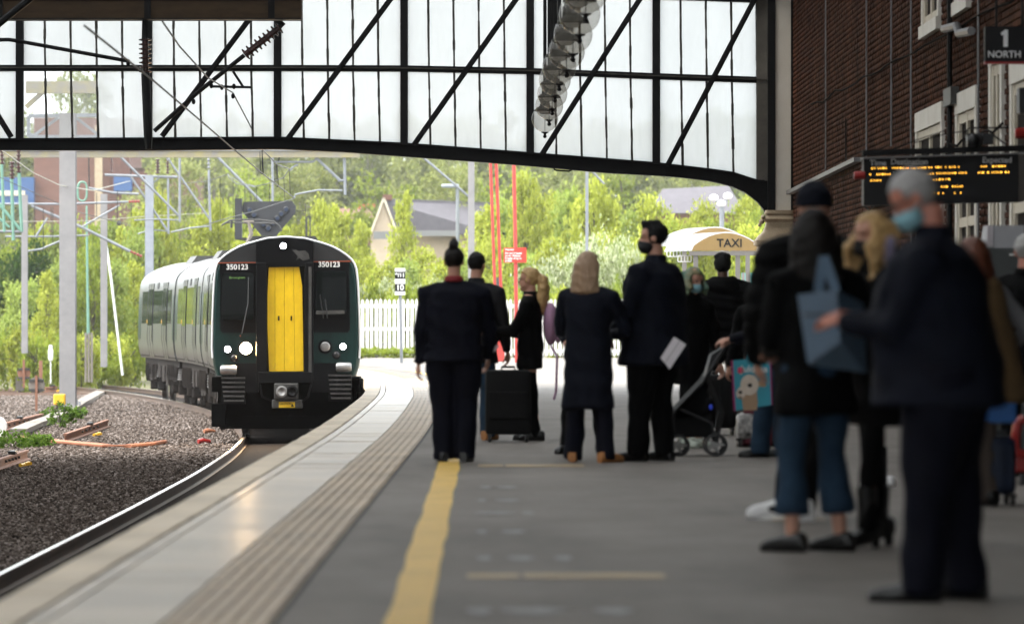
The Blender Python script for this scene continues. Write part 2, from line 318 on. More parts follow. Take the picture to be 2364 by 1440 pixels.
 case=mat('black_suitcase_fabric', (0.0022,0.0022,0.0025), 0.7, spec=0.22, var=0.2, bump=0.2, bscale=30), casenavy=mat('navy_suitcase', (0.004,0.014,0.04), 0.5, var=0.15), caseblue=mat('bright_blue_plastic', (0.03,0.16,0.5), 0.45), caseprint=mat('black_white_print', (0.6,0.58,0.56), 0.5, col2=(0.02,0.02,0.02), scale=14, detail=2), casespot=mat('yellow_black_print', (0.01,0.01,0.02), 0.5, col2=(0.45,0.36,0.03), scale=17, detail=1), redpl=mat('red_plastic', (0.3,0.015,0.012), 0.35), 
 machine=mat('machine_grey', (0.4,0.4,0.42), 0.5, var=0.06), machinedark=mat('machine_dark_grey', (0.055,0.06,0.06), 0.5), signlilac=mat('leaflets', (0.6,0.55,0.58), 0.5),
 lampwhite=mat('opal_globe', (0.8,0.8,0.8), 0.3), roofslab=mat('roof_boarding', (0.06,0.05,0.042), 0.8, var=0.3), 
)
_m = M['stone'] = bpy.data.materials.new('ballast_stone'); _m.use_nodes = True
_n = _m.node_tree.nodes; _l = _m.node_tree.links; _b = _n['Principled BSDF']; _b.inputs['Roughness'].default_value = 0.95; _b.inputs['Specular IOR Level'].default_value = 0.0
_g = _n.new('ShaderNodeNewGeometry'); _r = _n.new('ShaderNodeValToRGB'); _l.new(_g.outputs['Random Per Island'], _r.inputs[0]); _l.new(_r.outputs[0], _b.inputs['Base Color'])
for p_, c_ in ((0,(0.042,0.034,0.029)),(0.35,(0.1,0.08,0.068)),(0.75,(0.165,0.135,0.117)),(1,(0.29,0.25,0.228))):
    e_ = _r.color_ramp.elements[0] if p_ == 0 else (_r.color_ramp.elements[-1] if p_ == 1 else _r.color_ramp.elements.new(p_)); e_.color = (*c_,1)
def enrich(m, spots=True, streak=None, amt=0.3, pos_scale=0.3):
    n = m.node_tree.nodes; l = m.node_tree.links; b = n['Principled BSDF']; src = b.inputs['Base Color'].links[0].from_socket
    g = n.new('ShaderNodeNewGeometry'); mp = n.new('ShaderNodeMapping'); mp.inputs['Scale'].default_value = streak or (1,1,1); l.new(g.outputs['Position'], mp.inputs[0])
    nz = n.new('ShaderNodeTexNoise'); nz.inputs['Scale'].default_value = pos_scale; nz.inputs['Detail'].default_value = 8; nz.inputs['Roughness'].default_value = 0.7; l.new(mp.outputs[0], nz.inputs[0])
    mr = n.new('ShaderNodeMapRange'); mr.inputs[1].default_value = 0.3; mr.inputs[2].default_value = 0.7; mr.inputs[3].default_value = 1-amt; mr.inputs[4].default_value = 1+amt; l.new(nz.outputs[0], mr.inputs[0])
    mx = n.new('ShaderNodeVectorMath'); mx.operation = 'SCALE'; l.new(src, mx.inputs[0]); l.new(mr.outputs[0], mx.inputs['Scale']); out = mx.outputs[0]
    if spots:
        vo = n.new('ShaderNodeTexVoronoi'); vo.inputs['Scale'].default_value = 1.7; l.new(g.outputs['Position'], vo.inputs[0])
        m2 = n.new('ShaderNodeMapRange'); m2.inputs[1].default_value = 0.035; m2.inputs[2].default_value = 0.06; m2.inputs[3].default_value = 1.55; m2.inputs[4].default_value = 1.0; l.new(vo.outputs['Distance'], m2.inputs[0])
        m3 = n.new('ShaderNodeVectorMath'); m3.operation = 'SCALE'; l.new(out, m3.inputs[0]); l.new(m2.outputs[0], m3.inputs['Scale']); out = m3.outputs[0]
    l.new(out, b.inputs['Base Color'])
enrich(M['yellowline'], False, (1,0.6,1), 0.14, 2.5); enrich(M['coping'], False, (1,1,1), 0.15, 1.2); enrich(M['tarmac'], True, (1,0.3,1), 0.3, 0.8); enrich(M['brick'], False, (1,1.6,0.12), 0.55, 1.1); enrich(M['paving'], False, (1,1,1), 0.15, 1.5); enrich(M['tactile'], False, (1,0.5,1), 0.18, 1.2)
enrich(M['tbody'], False, (1,2.0,0.3), 0.3, 1.5); enrich(M['tyellow'], False, (1,1,0.25), 0.12, 6.0); enrich(M['tgreen'], False, (1,1,0.3), 0.4, 3.0)
M['pane'] = glassmix('dirty_gable_glass', (0.76,0.775,0.78), 0.68, (0.58,0.595,0.60), var=0.14)
M['clearpane'] = glassmix('clear_gable_glass', (0.88,0.89,0.89), 0.06, (0.6,0.6,0.6))
M['roofglass'] = glassmix('roof_glass', (0.5,0.505,0.51), 0.5, (0.56,0.565,0.57))
M['globe'] = glassmix('dusty_globe_glass', (0.88,0.87,0.85), 0.19, (0.36,0.34,0.29), translucent=False, rough=0.06, var=0.16)
M['lightmarker'] = emit('marker_light', (0.85,0.9,1.0), 14); M['headlight'] = emit('headlight', (1.0,0.66,0.34), 420); M['amber'] = emit('amber_led', (1.0,0.48,0.05), 1.1)
M['destled'] = emit('dim_green_led', (0.1,0.2,0.05), 0.12); M['bluelight'] = emit('small_blue_light', (0.02,0.04,0.35), 0.12)
LEAF = dict(bright=leafmat('leaf_yellow_green', (0.24,0.28,0.035), (0.45,0.48,0.09)), mid=leafmat('leaf_mid_green', (0.14,0.19,0.024), (0.29,0.34,0.055)),
            fresh=leafmat('leaf_fresh_green', (0.19,0.26,0.045), (0.37,0.43,0.12)), dark=leafmat('leaf_dark_green', (0.02,0.045,0.01), (0.06,0.11,0.02)), olive=leafmat('leaf_olive', (0.16,0.19,0.05), (0.30,0.32,0.11)), 
            blossom=leafmat('leaf_and_blossom', (0.14,0.19,0.04), (0.5,0.52,0.36)), weed=leafmat('weed_leaf', (0.06,0.12,0.015), (0.14,0.22,0.04)))
# ------------------------------------------------------------------ alignment of the track and the platform edge
_ty = np.arange(-20, 260, 0.5)
_C0 = np.interp(_ty, [-20,20,38,52,64,75,84], [-3.5,-3.46,-3.42,-3.35,-3.35,-3.48,-3.72])
_dy = np.clip(_ty-84, 0, None); _C0 = np.where(_ty > 84, -3.72 - 0.05*_dy - _dy**2/680, _C0)
_E0 = np.interp(_ty, [-20,15,20.7,24,29,35,42,47,56.5,67,75,80,84], [-2.0,-1.94,-1.91,-1.88,-1.84,-1.80,-1.745,-1.725,-1.74,-1.80,-1.96,-2.10,-2.25])
_E0 = np.where(_ty > 84, _C0 + 1.47, _E0)
_k = np.exp(-0.5*(np.arange(-12,13)/5.0)**2); _k /= _k.sum()
def _sm(a):
    p = np.concatenate([a[0]+(a[0]-a[12:0:-1]), a, a[-1]+(a[-1]-a[-2:-14:-1])]); return np.convolve(p, _k, 'valid')
_C0 = _sm(_C0); _E0 = _sm(_E0)
def Cx(y): return float(np.interp(y, _ty, _C0))
def Ex(y): return float(np.interp(y, _ty, _E0))
def slope(f, y): return (f(y+0.5)-f(y-0.5))

# ------------------------------------------------------------------ ground, track bed, platform
mb = MB()
ys = [-60, 20, 60, 100, 140, 150, 180, 220, 260, 400, 1500]
gz = [-1.5, -1.5, -1.5, -1.5, -1.45, -1.3, -0.4, 1.0, 2.4, 3.0, 3.0]
def bankz(y): return float(np.interp(y, ys, gz))
xs = [-900, -120, -60, -30, -12, 0, 12, 30, 60, 120, 900]
mb.add([(x, y, z) for y, z in zip(ys, gz) for x in xs], [(j*11+i, j*11+i+1, (j+1)*11+i+1, (j+1)*11+i) for j in range(10) for i in range(10)])
tag(mb.build('ground', M['grassy']), kind='structure')
mb = MB(); yy = np.arange(-20, 172, 1.5); rows = []
for y in yy:
    c = Cx(y); l_ = min(-0.125*y - 6, c - 9)
    rows.append([(l_, y, -1.3), (c-6, y, -1.26), (c-2.2, y, -1.22), (c-1.3, y, -1.2), (c, y, -1.22), (c+1.3, y, -1.22), (max(c+1.6, Ex(y)+0.4), y, -1.3)])
mb.add([p for r in rows for p in r], [(j*7+i, j*7+i+1, (j+1)*7+i+1, (j+1)*7+i) for j in range(len(rows)-1) for i in range(6)])
bed = tag(mb.build('track_bed', M['ballast']), kind='structure')
plat = tag(bpy.data.objects.new('platform', None), kind='structure'); C.objects.link(plat)
mb = MB(); yy = list(np.arange(-20, 131.6, 1.0)); L0 = len(yy)
mb.add([(Ex(y)+0.02, y, 0.0) for y in yy] + [(Ex(y)+1.0, y, 0.0) for y in yy] + [(30, y, 0.0) for y in yy] + [(Ex(y)+0.06, y, -1.6) for y in yy],
       [f for j in range(L0-1) for f in ((j, L0+j, L0+j+1, j+1), (L0+j, 2*L0+j, 2*L0+j+1, L0+j+1), (3*L0+j, j, j+1, 3*L0+j+1))])
mb.v = [(x, y, z-0.012) if (z == 0.0 and abs(x-Ex(y)-0.02) < 1e-6) else (x, y, z) for x, y, z in mb.v]
mb.build('tarmac', M['tarmac'], plat, local=True)
mb = MB(); mb.add([(Ex(y)+0.055, y, -0.1) for y in yy]+[(Ex(y)+0.055, y, -1.6) for y in yy], [(j, j+1, L0+j+1, L0+j) for j in range(L0-1)])
mb.build('platform_wall', M['platwall'], plat, local=True)
def edge_pt(y, o): 
    s_ = slope(Ex, y); return Vector((Ex(y)+o, y - o*s_, 0))
def slab(name, y0, y1, o0, o1, z0, z1, m, ch=0.008, tilt=0.0, nose=0.0):
    q = [edge_pt(y0,o0), edge_pt(y0,o1), edge_pt(y1,o1), edge_pt(y1,o0)]; c = sum(q, Vector())/4
    top = [p + (c-p).normalized()*ch*1.4 for p in q]; t0, t1 = random.uniform(-tilt,tilt), random.uniform(-tilt,tilt)
    zt = [z1+t0, z1+t0, z1+t1, z1+t1]
    vs_ = [(p.x-c.x, p.y-c.y, z0) for p in q] + [(p.x-c.x, p.y-c.y, z-ch-(nose if i in (0,3) else 0)) for i,(p,z) in enumerate(zip(q,zt))] + [(p.x-c.x, p.y-c.y, z) for p,z in zip(top,zt)]
    fs = [(8,9,10,11)] + [(i,(i+1)%4,(i+1)%4+4,i+4) for i in range(4)] + [(i+4,(i+1)%4+4,(i+1)%4+8,i+8) for i in range(4)]
    m_ = MB().add(vs_, fs).mesh(name, m); place(name, m_, plat, c)
y = 14.0
while y < 118:
    st = 0.92 if y < 84 else 1.6
    slab('coping_stone', y, y+st-0.006, -0.02, 0.2, -0.16, 0.012, M['coping'], 0.012, 0.003, 0.012)
    slab('edging_strip', y, y+st-0.006, 0.212, 0.286, -0.05, 0.006, M['paving'], 0.006, 0.001)
    slab('paving_slab', y, y+st-0.008, 0.298, 0.724, -0.05, 0.008, M['paving'], 0.004, 0.0032)
    y += st
# ridged tactile slabs, one mesh shared
prof = []
for k in range(6):
    x0 = -0.199 + k*0.0664
    prof += [(x0,0.0),(x0+0.016,0.0),(x0+0.026,0.008),(x0+0.05,0.008),(x0+0.06,0.0)]
prof.append((0.199,0.0)); n_ = len(prof)
mb = MB().add([(x,-0.1975,z+0.003) for x,z in prof]+[(x,0.1975,z+0.003) for x,z in prof], [(i,i+1,n_+i+1,n_+i) for i in range(n_-1)])
mb.add([(-0.199,-0.1975,-0.03),(0.199,-0.1975,-0.03),(0.199,-0.1975,0.003),(-0.199,-0.1975,0.003)],[(0,1,2,3)])
tm = mb.mesh('tactile_slab', M['tactile'])
y = 13.5
while y < 108:
    p = edge_pt(y, 0.93); place('tactile_slab', tm, plat, (p.x, p.y, random.uniform(0,0.003)), (0,0,-math.atan(slope(Ex,y))))
    y += 0.402
# joint bed under slabs
mb = MB(); yj = list(np.arange(12, 120, 1.0)); k = len(yj)
mb.add([edge_pt(y,0.0)+Vector((0,0,-0.008)) for y in yj]+[edge_pt(y,1.15)+Vector((0,0,0.002)) for y in yj], [(j,k+j,k+j+1,j+1) for j in range(k-1)])
mb.build('joint_bed', M['joint'], plat, local=True)
# hand painted yellow line: wobbling edges
mb = MB(); yl = list(np.arange(12, 100, 0.5)); k = len(yl)
def yx(y): return -0.30 + (Ex(y)+1.74 if y > 58 else 0)*0.9
mb.add([(yx(y)-0.083+0.016*noise.noise((y*0.9,1.3,0)), y, 0.004) for y in yl]+[(yx(y)+0.083+0.016*noise.noise((y*0.9,7.7,0)), y, 0.004) for y in yl], [(j,k+j,k+j+1,j+1) for j in range(k-1)])
mb.build('yellow_safety_line', M['yellowline'], plat, local=True)
for sc, x0, x1, w in ((526,-0.09,0.14,0.34),(526,0.16,0.78,0.38),(301,-0.07,0.12,0.4),(301,0.14,0.74,0.5),(411,1.6,1.9,0.2)):
    Y = F/sc; mb = MB().add([(x0,Y-w/2,0.004),(x1,Y-w/2,0.004),(x1,Y+w/2,0.004),(x0,Y+w/2,0.004)],[(0,1,2,3)])
    mb.build('worn_marking', M['fadedline'], plat, local=True)
for sc, spans in ((598,((-0.08,0.02),(0.06,0.3),(0.42,0.56))),(490,((-0.05,0.02),(0.1,0.22),(0.32,0.4))),(436,((-0.06,0.0),(0.08,0.2))),(398,((-0.07,0.16),(0.2,0.27))),(372,((-0.06,-0.01),(0.05,0.2))),(345,((-0.05,0.03),(0.06,0.2)))):
    Y = F/sc
    for x0, x1 in spans:
        a = [(x0+(x1-x0)*(0.5+0.5*math.cos(t)*(1+0.25*math.sin(3*t))), Y+0.17*math.sin(t)*(1+0.2*math.cos(5*t)), 0.004) for t in np.linspace(0,2*math.pi,15)[:-1]]
        MB().add(a,[tuple(range(14))]).build('worn_marking', M['fadedwhite'], plat, local=True)

# ------------------------------------------------------------------ track
track = tag(bpy.data.objects.new('railway_track', None), kind='structure'); C.objects.link(track)
rp_ = [(-0.07,-0.159),(0.07,-0.159),(0.07,-0.148),(0.012,-0.13),(0.01,-0.05),(0.035,-0.038),(0.035,-0.004),(0.03,0.0),(-0.03,0.0),(-0.035,-0.004),(-0.035,-0.038),(-0.01,-0.05),(-0.012,-0.13),(-0.07,-0.148)]
def sweep_rail(name, xf, y0, y1, parent, base=RAIL, top=True):
    yy = list(np.arange(y0, y1+0.1, 1.0)); n = len(rp_); mb = MB(); mt = MB(); vs_ = []; vt = []
    for y in yy:
        s_ = slope(xf, y)
        for x, z in rp_: vs_.append((xf(y)+x*(1+0.5*s_*s_), y - x*s_, base+z))
        vt += [(xf(y)-0.028, y+0.028*s_, base+0.002), (xf(y)+0.028, y-0.028*s_, base+0.002)]
    k = len(yy); mb.add(vs_, [(i*n+j, i*n+(j+1)%n, (i+1)*n+(j+1)%n, (i+1)*n+j) for i in range(k-1) for j in range(n)])
    r = mb.build(name, M['rail'], parent)
    if top: 
        mt.add(vt, [(2*i,2*i+1,2*i+3,2*i+2) for i in range(k-1)]); mt.build('running_surface', M['railtop'], r)
for sg in (-1, 1):
    sweep_rail('rail', lambda y, sg=sg: Cx(y)+sg*0.7525*math.sqrt(1+slope(Cx,y)**2), 10, 168, track)
sm_ = MB().chbox((-1.25,-0.13,-0.2),(1.25,0.13,0),0.02).mesh('sleeper', M['sleeper'])
y = 36.0
while y < 168:
    place('sleeper', sm_, track, (Cx(y)+random.uniform(-.03,.03), y, RAIL-0.16), (0,0,-math.atan(slope(Cx,y)))); y += 0.65
mb = MB(); yq = list(np.arange(12,150,1.0)); kq = len(yq)
mb.add([(Cx(y)-0.69,y,-1.195) for y in yq]+[(Cx(y)+0.4,y,-1.17) for y in yq]+[(Cx(y)+1.62,y,-1.2) for y in yq],[f for j in range(kq-1) for f in ((j,kq+j,kq+j+1,j+1),(kq+j,2*kq+j,2*kq+j+1,kq+j+1))])
mb.build('oily_ballast', M['oily'], track)
# loose ballast stones
N = 115000
u = rng.random(N); Y = 36 + (138-36)*u**1.15
wid = np.clip(0.112*Y + 1.0 - np.abs(np.interp(Y,_ty,_C0)), 0.3, None)
cxs = np.interp(Y,_ty,_C0)
left = -(0.112*Y+0.8); X = left + (cxs - 0.86 - left)*rng.random(N)
keep = X > left - 0.2; X = X[keep]; Y = Y[keep]; N = len(X)
dx = np.interp(Y,_ty,_C0) - X
Z = np.interp(dx, [-2,1.3,2.2,6,9], [-1.22,-1.2,-1.22,-1.25,-1.29]) + rng.uniform(-0.015,0.03,N)
base = np.array([[1,0,0],[0,1,0],[-1,0,0],[0,-1,0],[0,0,1],[0,0,-1]], float)
V = base[None]*rng.uniform(0.5,1.25,(N,6,1)) * (rng.uniform(0.02,0.035,N)*(0.75+Y/240))[:,None,None]
q = rng.normal(size=(N,4)); q /= np.linalg.norm(q,axis=1)[:,None]; w,x,y_,z = q.T
Rm = np.stack([1-2*(y_*y_+z*z),2*(x*y_-z*w),2*(x*z+y_*w),2*(x*y_+z*w),1-2*(x*x+z*z),2*(y_*z-x*w),2*(x*z-y_*w),2*(y_*z+x*w),1-2*(x*x+y_*y_)],1).reshape(N,3,3)
V = np.einsum('nij,nkj->nki', Rm, V); V[:,:,2] *= 0.75; V += np.stack([X,Y,Z],1)[:,None]
fb = np.array([[0,1,4],[1,2,4],[2,3,4],[3,0,4],[1,0,5],[2,1,5],[3,2,5],[0,3,5]])
Fc = (fb[None] + (np.arange(N)*6)[:,None,None]).reshape(-1,3)
bm_ = np_mesh('ballast', V.reshape(-1,3), Fc, M['stone'], 3); bm_.shade_smooth()
tag(place('ballast', bm_), 'loose pinkish grey ballast stones beside the track', 'ballast', kind='stuff')

# ------------------------------------------------------------------ gable screen of the train shed
GS = 140.0; GY = F/GS
def G(px, py, dy=0.0): p = W(px, py, GS); p.y = GY + dy; return p
gable = thing('gable_screen', (G(933,735).x, GY, 0), 'black iron gable truss with tall dirty glass panes across the train shed end', 'gable screen')
bot_top = ([-2600,-700,-205,0,343,640,933,1224,1515,1643,1697,1745], [1050,330,322,320,318,316,330,352,375,390,398,416])
bot_bot = ([-2600,-700,-205,0,343,641,800,933,1100,1224,1400,1515,1560,1643,1697,1739,1764,1772], [1080,362,349,347,348,345,352,362,374,384,400,406,409,419,433,454,485,510])
def bt(px): return float(np.interp(px, *bot_top))
def bb(px): return float(np.interp(px, *bot_bot))
def midy(px): return float(np.interp(px, [-900,640,933,1224,1515,1772], [158,158,159,165,177,186]))
posts = [-840,-545,-248,46,343,641,933,1224,1515]
# bottom chord: web, flanges
mb = MB(); xs_ = [x for x in range(-860,1760,29)] + [1764,1771]
for a, b in zip(xs_[:-1], xs_[1:]):
    q = [G(a,bt(min(a,1745))), G(b,bt(min(b,1745))), G(b,bb(b)), G(a,bb(a))]
    mb.prism([(p.x,p.z) for p in q], GY-0.06, GY+0.06)
chord = mb.build('bottom_chord', M['iron'], gable)
mb = MB()
for a, b in zip(xs_[:-2], xs_[1:-1]):
    for f_, o_ in ((bt,2),(bb,-2)):
        mb.bar(G(a,f_(a)+o_), G(b,f_(b)+o_), 0.24, 0.03)
mb.build('chord_flange', M['iron'], chord)
mb = MB(); rv = MB()
for px in posts:
    w = 0.125; mb = MB(); p, q = G(px, bt(px)+3), G(px, -260); mb.box((p.x-w/2,GY-0.08,p.z),(p.x+w/2,GY+0.08,q.z)); mb.build('post', M['iron'], gable)
def rail_run(yf, x0, x1, h, name):
    mb = MB(); st = list(range(x0, x1, 60)) + [x1]
    for a, b in zip(st[:-1], st[1:]): mb.bar(G(a,yf(a),-0.02), G(b,yf(b),-0.02), 0.13, h/GS)
    mb.build(name, M['iron'], gable); mb = MB()
    for a, b in zip(st[:-1], st[1:]): mb.bar(G(a,yf(a)-1,-0.1), G(b,yf(b)-1,-0.1), 0.03, 0.02)
    mb.build('rail_bead', M['ironbar'], gable)
rail_run(midy, -860, 1772, 14, 'middle_rail'); rail_run(lambda x: midy(x)-185, -860, 1772, 14, 'upper_rail')
# diagonals: foot beside each post, leaning to the right of the ridge and to the left beyond it
for px, dxf in ((343,(375,575,310,45)),(641,(665,900,316,0)),(933,(955,1190,331,0)),(1224,(1250,1475,353,0)),(1515,(1540,1740,378,0))):
    xa, xb, ya, yb = dxf; k_ = (xb-xa)/(yb-ya); top = -240
    p, q = G(xa, ya+6, -0.13), G(xa+(top-ya)*k_, top, -0.13)
    mb = MB().bar(p, q, 0.035, 0.095, up=(0,1,0)).bar(p, q, 0.09, 0.03, up=(0,1,0)); mb.build('diagonal', M['iron'], gable)
for px in (46,-248,-545):
    p, q = G(px-18, 318, -0.13), G(px-250, -60, -0.13); MB().bar(p, q, 0.09, 0.07, up=(0,1,0)).build('diagonal', M['iron'], gable)
mb = MB().tube([G(1278,385,-.1),G(1280,392,-.1),G(1284,394,-.1),G(1313,396,-.1),G(1318,394,-.1),G(1320,388,-.1)], 0.014, 6); mb.build('hook_bracket', M['iron'], gable)
# glazing bars and panes
cols = []
for a, b in zip(posts[:-1], posts[1:]): cols += [a + (b-a)*k/5 for k in range(5)]
cols += [1515 + 58.6*k for k in range(5)] 
edges_ = cols
def crooked(mb, p, q, w, sd):
    n = 9; pts = [p.lerp(q, i/(n-1)) + Vector((0.006*noise.noise((sd*3.1, i*1.7, 0)),0,0)) for i in range(n)]
    for i in range(n-1):
        ww = w*(1+0.5*noise.noise((sd*5.7, i*2.3, 4.0))); mb.bar(pts[i], pts[i+1], ww, 0.05, up=(0,1,0))
for i, px in enumerate(cols):
    if any(abs(px-q) < 3 for q in posts): continue
    mb = MB(); crooked(mb, G(px+2.5*(1 if px > 0 else 1), bt(px)), G(px-1, midy(px)+4), 0.036, i); crooked(mb, G(px-1, midy(px)), G(px-3, midy(px)-181), 0.036, i+50)
    mb.build('glazing_bar', M['ironbar'], gable)
for i in range(len(cols)-1):
    a, b = cols[i], cols[i+1]
    if a < -560: continue
    for r in range(3):
        y0 = (lambda x: bt(x)+2, lambda x: midy(x), lambda x: midy(x)-185)[r]; y1 = (lambda x: midy(x), lambda x: midy(x)-185, lambda x: midy(x)-370)[r]
        q = [G(a,y0(a)),G(b,y0(b)),G(b,y1(b)),G(a,y1(a))]
        clear = r == 0 and 40 < a < 175
        MB().prism([(p.x,p.z) for p in q], GY+0.03, GY+0.034).build('pane', M['clearpane' if clear else 'pane'], gable)
q = [G(1749,bt(1745)),G(1772,bb(1764)-40),G(1772,-360),G(1749,-360)]
# end column of the screen
col = thing('end_column', (G(1785,735).x, GY, 0), 'cream and black iron column on a stone corbel at the end of the glazed screen', 'column')
mb = MB(); p0, p1 = G(1746,418), G(1771,-300); mb.box((p0.x,GY-0.1,p0.z),(p1.x,GY+0.1,p1.z)); mb.build('web_plate', M['columnside'], col)
p0, p1 = G(1771,500), G(1788,-300); MB().box((p0.x,GY-0.22,p0.z),(p1.x,GY+0.12,p1.z)).build('dark_flange', M['iron'], col)
p0, p1 = G(1788,486), G(1824,-300); MB().box((p0.x,GY-0.2,p0.z),(p1.x,GY+0.12,p1.z)).build('cream_pilaster', M['ironcream'], col)
p0, p1 = G(1824,486), G(1832,-300); MB().box((p0.x+.003,GY-0.19,p0.z),(p1.x,GY+0.1,p1.z)).build('dark_edge', M['iron'], col)
# curved spandrel
cv = [(1700,416),(1745,416),(1772,416),(1772,510),(1764,487),(1752,468),(1739,454),(1718,442),(1697,433)]
MB().prism([(G(*p).x,G(*p).z) for p in cv], GY-0.075, GY+0.075).build('curved_bracket', M['iron'], col)
# corbel: stacked mouldings
pr = [(1766,486),(1764,494),(1769,498),(1760,506),(1768,514),(1766,524),(1760,536),(1750,545),(1745,552),(1740,556),(1740,566),(1748,570),(1746,580),(1752,590),(1762,600),(1766,620)]
mb = MB(); rings = []
xr = G(1832,0).x
for px, py in pr[::-1]:
    p = G(px,py); rings.append(((p.x+xr)/2, GY-0.05, p.z, (xr-p.x)/2, (xr-p.x)/2*0.85))
mb.stack(rings, 24, 7); mb.build('corbel', M['stonework'], col, smooth=True, angle=25)
p = G(1766,620); MB().box((p.x,GY-0.3,0),(xr,GY+0.2,p.z)).build('pier', M['stonework'], col)
mb = MB()
for px, py, r in ((1760,502,.04),(1757,512,.045),(1752,520,.03)): mb.ell(G(px,py,-.2), (r,r*1.6,r), 10, 6)
mb.build('scroll', M['stonework'], col, smooth=True)

# ------------------------------------------------------------------ roof of the shed (overhead, mostly above the frame)
WX = 5.03
roof = thing('station_roof', (-7.7, 20, 6), 'dark boarded train shed roof with glazed strips over the platform', 'roof')
rx = [(WX+0.4,7.0),(-7.7,12.0),(-20.4,7.0)]
def roofz(x): return 7.0 + (5.0*(1-abs(x+7.7)/12.9))
bands = [(5.4,3.6,'roofslab'),(3.6,-0.4,'roofglass'),(-0.4,-1.8,'roofslab'),(-1.8,-6.6,'roofglass'),(-6.6,-8.8,'roofslab'),(-8.8,-13.6,'roofglass'),(-13.6,-15.0,'roofslab'),(-15.0,-18.0,'roofglass'),(-18.0,-20.6,'roofslab')]
for a, b, k in bands:
    t = 0.12 if k == 'roofslab' else 0.012
    q = [(a,roofz(a)),(b,roofz(b)),(b,roofz(b)+t),(a,roofz(a)+t)]
    if k == 'roofglass':
        for y0 in np.arange(-24, 74, 7.0):
            sol = y0 < 24 and a > 0   # unseen boards added above the near right platform to darken the foreground
            MB().prism(q, y0+0.03, y0+6.97).build('added_shade_board' if sol else 'roof_pane', M['roofslab' if sol else k], roof)
    else: MB().prism(q, -24, GY+0.4).build('roof_boarding', M[k], roof)
for y0 in np.arange(-24, 75, 7.0):
    mb = MB()
    mb.bar((WX,y0,roofz(WX)-0.15),(-7.7,y0,11.75),0.14,0.28); mb.bar((-7.7,y0,11.75),(-20.4,y0,7.0),0.14,0.28)
    mb.build('rafter', M['iron'], roof)
sh = MB().box((-20.9,-24,-1.6),(-20.45,GY,7.05)); tag(sh.build('opposite_wall', M['mortar']), 'sooty brick wall on the far side of the train shed', 'wall')
# gable cladding above the panes up to the roof line
q = [(WX,G(0,-420 + 236).z),(WX,7.0),(-7.7,11.9),(-20.4,7.0),(-20.4,G(0,-184).z)]
MB().prism([(x, max(z, 0)) for x, z in [(WX,G(0,-195).z),(WX,7.0),(-7.7,11.9),(-20.4,7.0),(-20.4,G(0,-195).z)]], GY+0.03, GY+0.034).build('upper_glazing', M['pane'], gable)
# boxed beam carrying the overhead line inside the shed
BS = 150.0
bmt = thing('boxed_beam', W(400,25,BS), 'long brown boxed beam hanging across the top left in front of the glazing', 'beam')
p0, p1 = W(-700,50,BS), W(697,3,BS); q0 = W(697,47,BS)
mb = MB().box((p0.x,F/BS-0.2,q0.z+0.02),(p1.x,F/BS+0.2,p1.z)); mb.build('beam_box', M['beam'], bmt)
mb = MB().box((p0.x,F/BS-0.22,q0.z),(p1.x,F/BS+0.22,q0.z+0.02)).box((p0.x,F/BS-0.22,p1.z),(p1.x+0.005,F/BS+0.22,p1.z+0.025)); mb.build('flange', M['iron'], bmt)
for px in (2,343,628):
    a = W(px,3,BS); MB().box((a.x-.05,F/BS-.23,q0.z),(a.x+.05,F/BS-.203,a.z)).build('strap', M['iron'], bmt)
    MB().box((a.x-.04,F/BS-.04,a.z),(a.x+.04,F/BS+.04,roofz(a.x))).build('hanger', M['iron'], bmt)

# ------------------------------------------------------------------ right hand brick wall with windows
wall = thing('brick_wall', (WX, 45, 0), 'tall dark red brick station wall with cream windows on the right', 'wall')
def wy(px): return F*WX/(px-VX)
def wz(px, py): return EYE + (VY-py)*WX/(px-VX)
wins = [(wy(2178),wy(2120),0.95,3.32),(wy(2257),wy(2213),0.95,3.32),(wy(2316),wy(2291),0.0,3.66),(41.2,wy(2340),0.95,3.38),(wy(2170),wy(2134),4.48,6.1),(wy(2240),wy(2211),4.5,6.1),(wy(2340),wy(2305),4.6,6.1),(wy(1990),wy(1978),0.0,2.3)]
MB().box((WX+0.02,-24,-1.6),(WX+0.5,GY-0.12,7.0)).build('mortar_backing', M['mortar'], wall)
by0, by1, bz0, bz1 = 38.0, 74.8, 0.3, 6.45
bl = []
for r in range(int((bz1-bz0)/0.075)):
    z = bz0 + r*0.075; y = by0 - (0.1125 if r % 2 else 0)
    while y < by1:
        yc, zc = y+0.108, z+0.0325
        if not any(a-0.11 < yc < b+0.11 and c-0.03 < zc < d+0.03 for a,b,c,d in wins): bl.append((yc, zc))
        y += 0.225
bl = np.array(bl); vis = (bl[:,0] > 42.9) & (bl[:,1] > EYE) & (bl[:,1] < EYE+735*bl[:,0]/F)
score = np.where(vis, bl[:,0], 1e3) ; order = np.argsort(score)
bmesh_ = MB().add([(0,-.107,-.031),(0,.107,-.031),(0,.107,.031),(0,-.107,.031),(-.02,-.103,-.0275),(-.02,.103,-.0275),(-.02,.103,.0275),(-.02,-.103,.0275)],
                  [(4,5,6,7),(0,1,5,4),(1,2,6,5),(2,3,7,6),(3,0,4,7)]).mesh('brick', M['brick'])
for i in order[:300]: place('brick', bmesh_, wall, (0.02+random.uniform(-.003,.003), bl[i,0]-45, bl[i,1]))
rest = bl[order[300:]]; nb = len(rest)
bv = np.array([v.co[:] for v in bmesh_.vertices]); bf = np.array([[v for v in p.vertices] for p in bmesh_.polygons])
off = np.stack([0.02+rng.uniform(-.004,.004,nb), rest[:,0]-45, rest[:,1]],1)
mbr = M['brick'].copy(); mbr.name = 'dark_red_brick_courses'
n_ = mbr.node_tree.nodes; l_ = mbr.node_tree.links
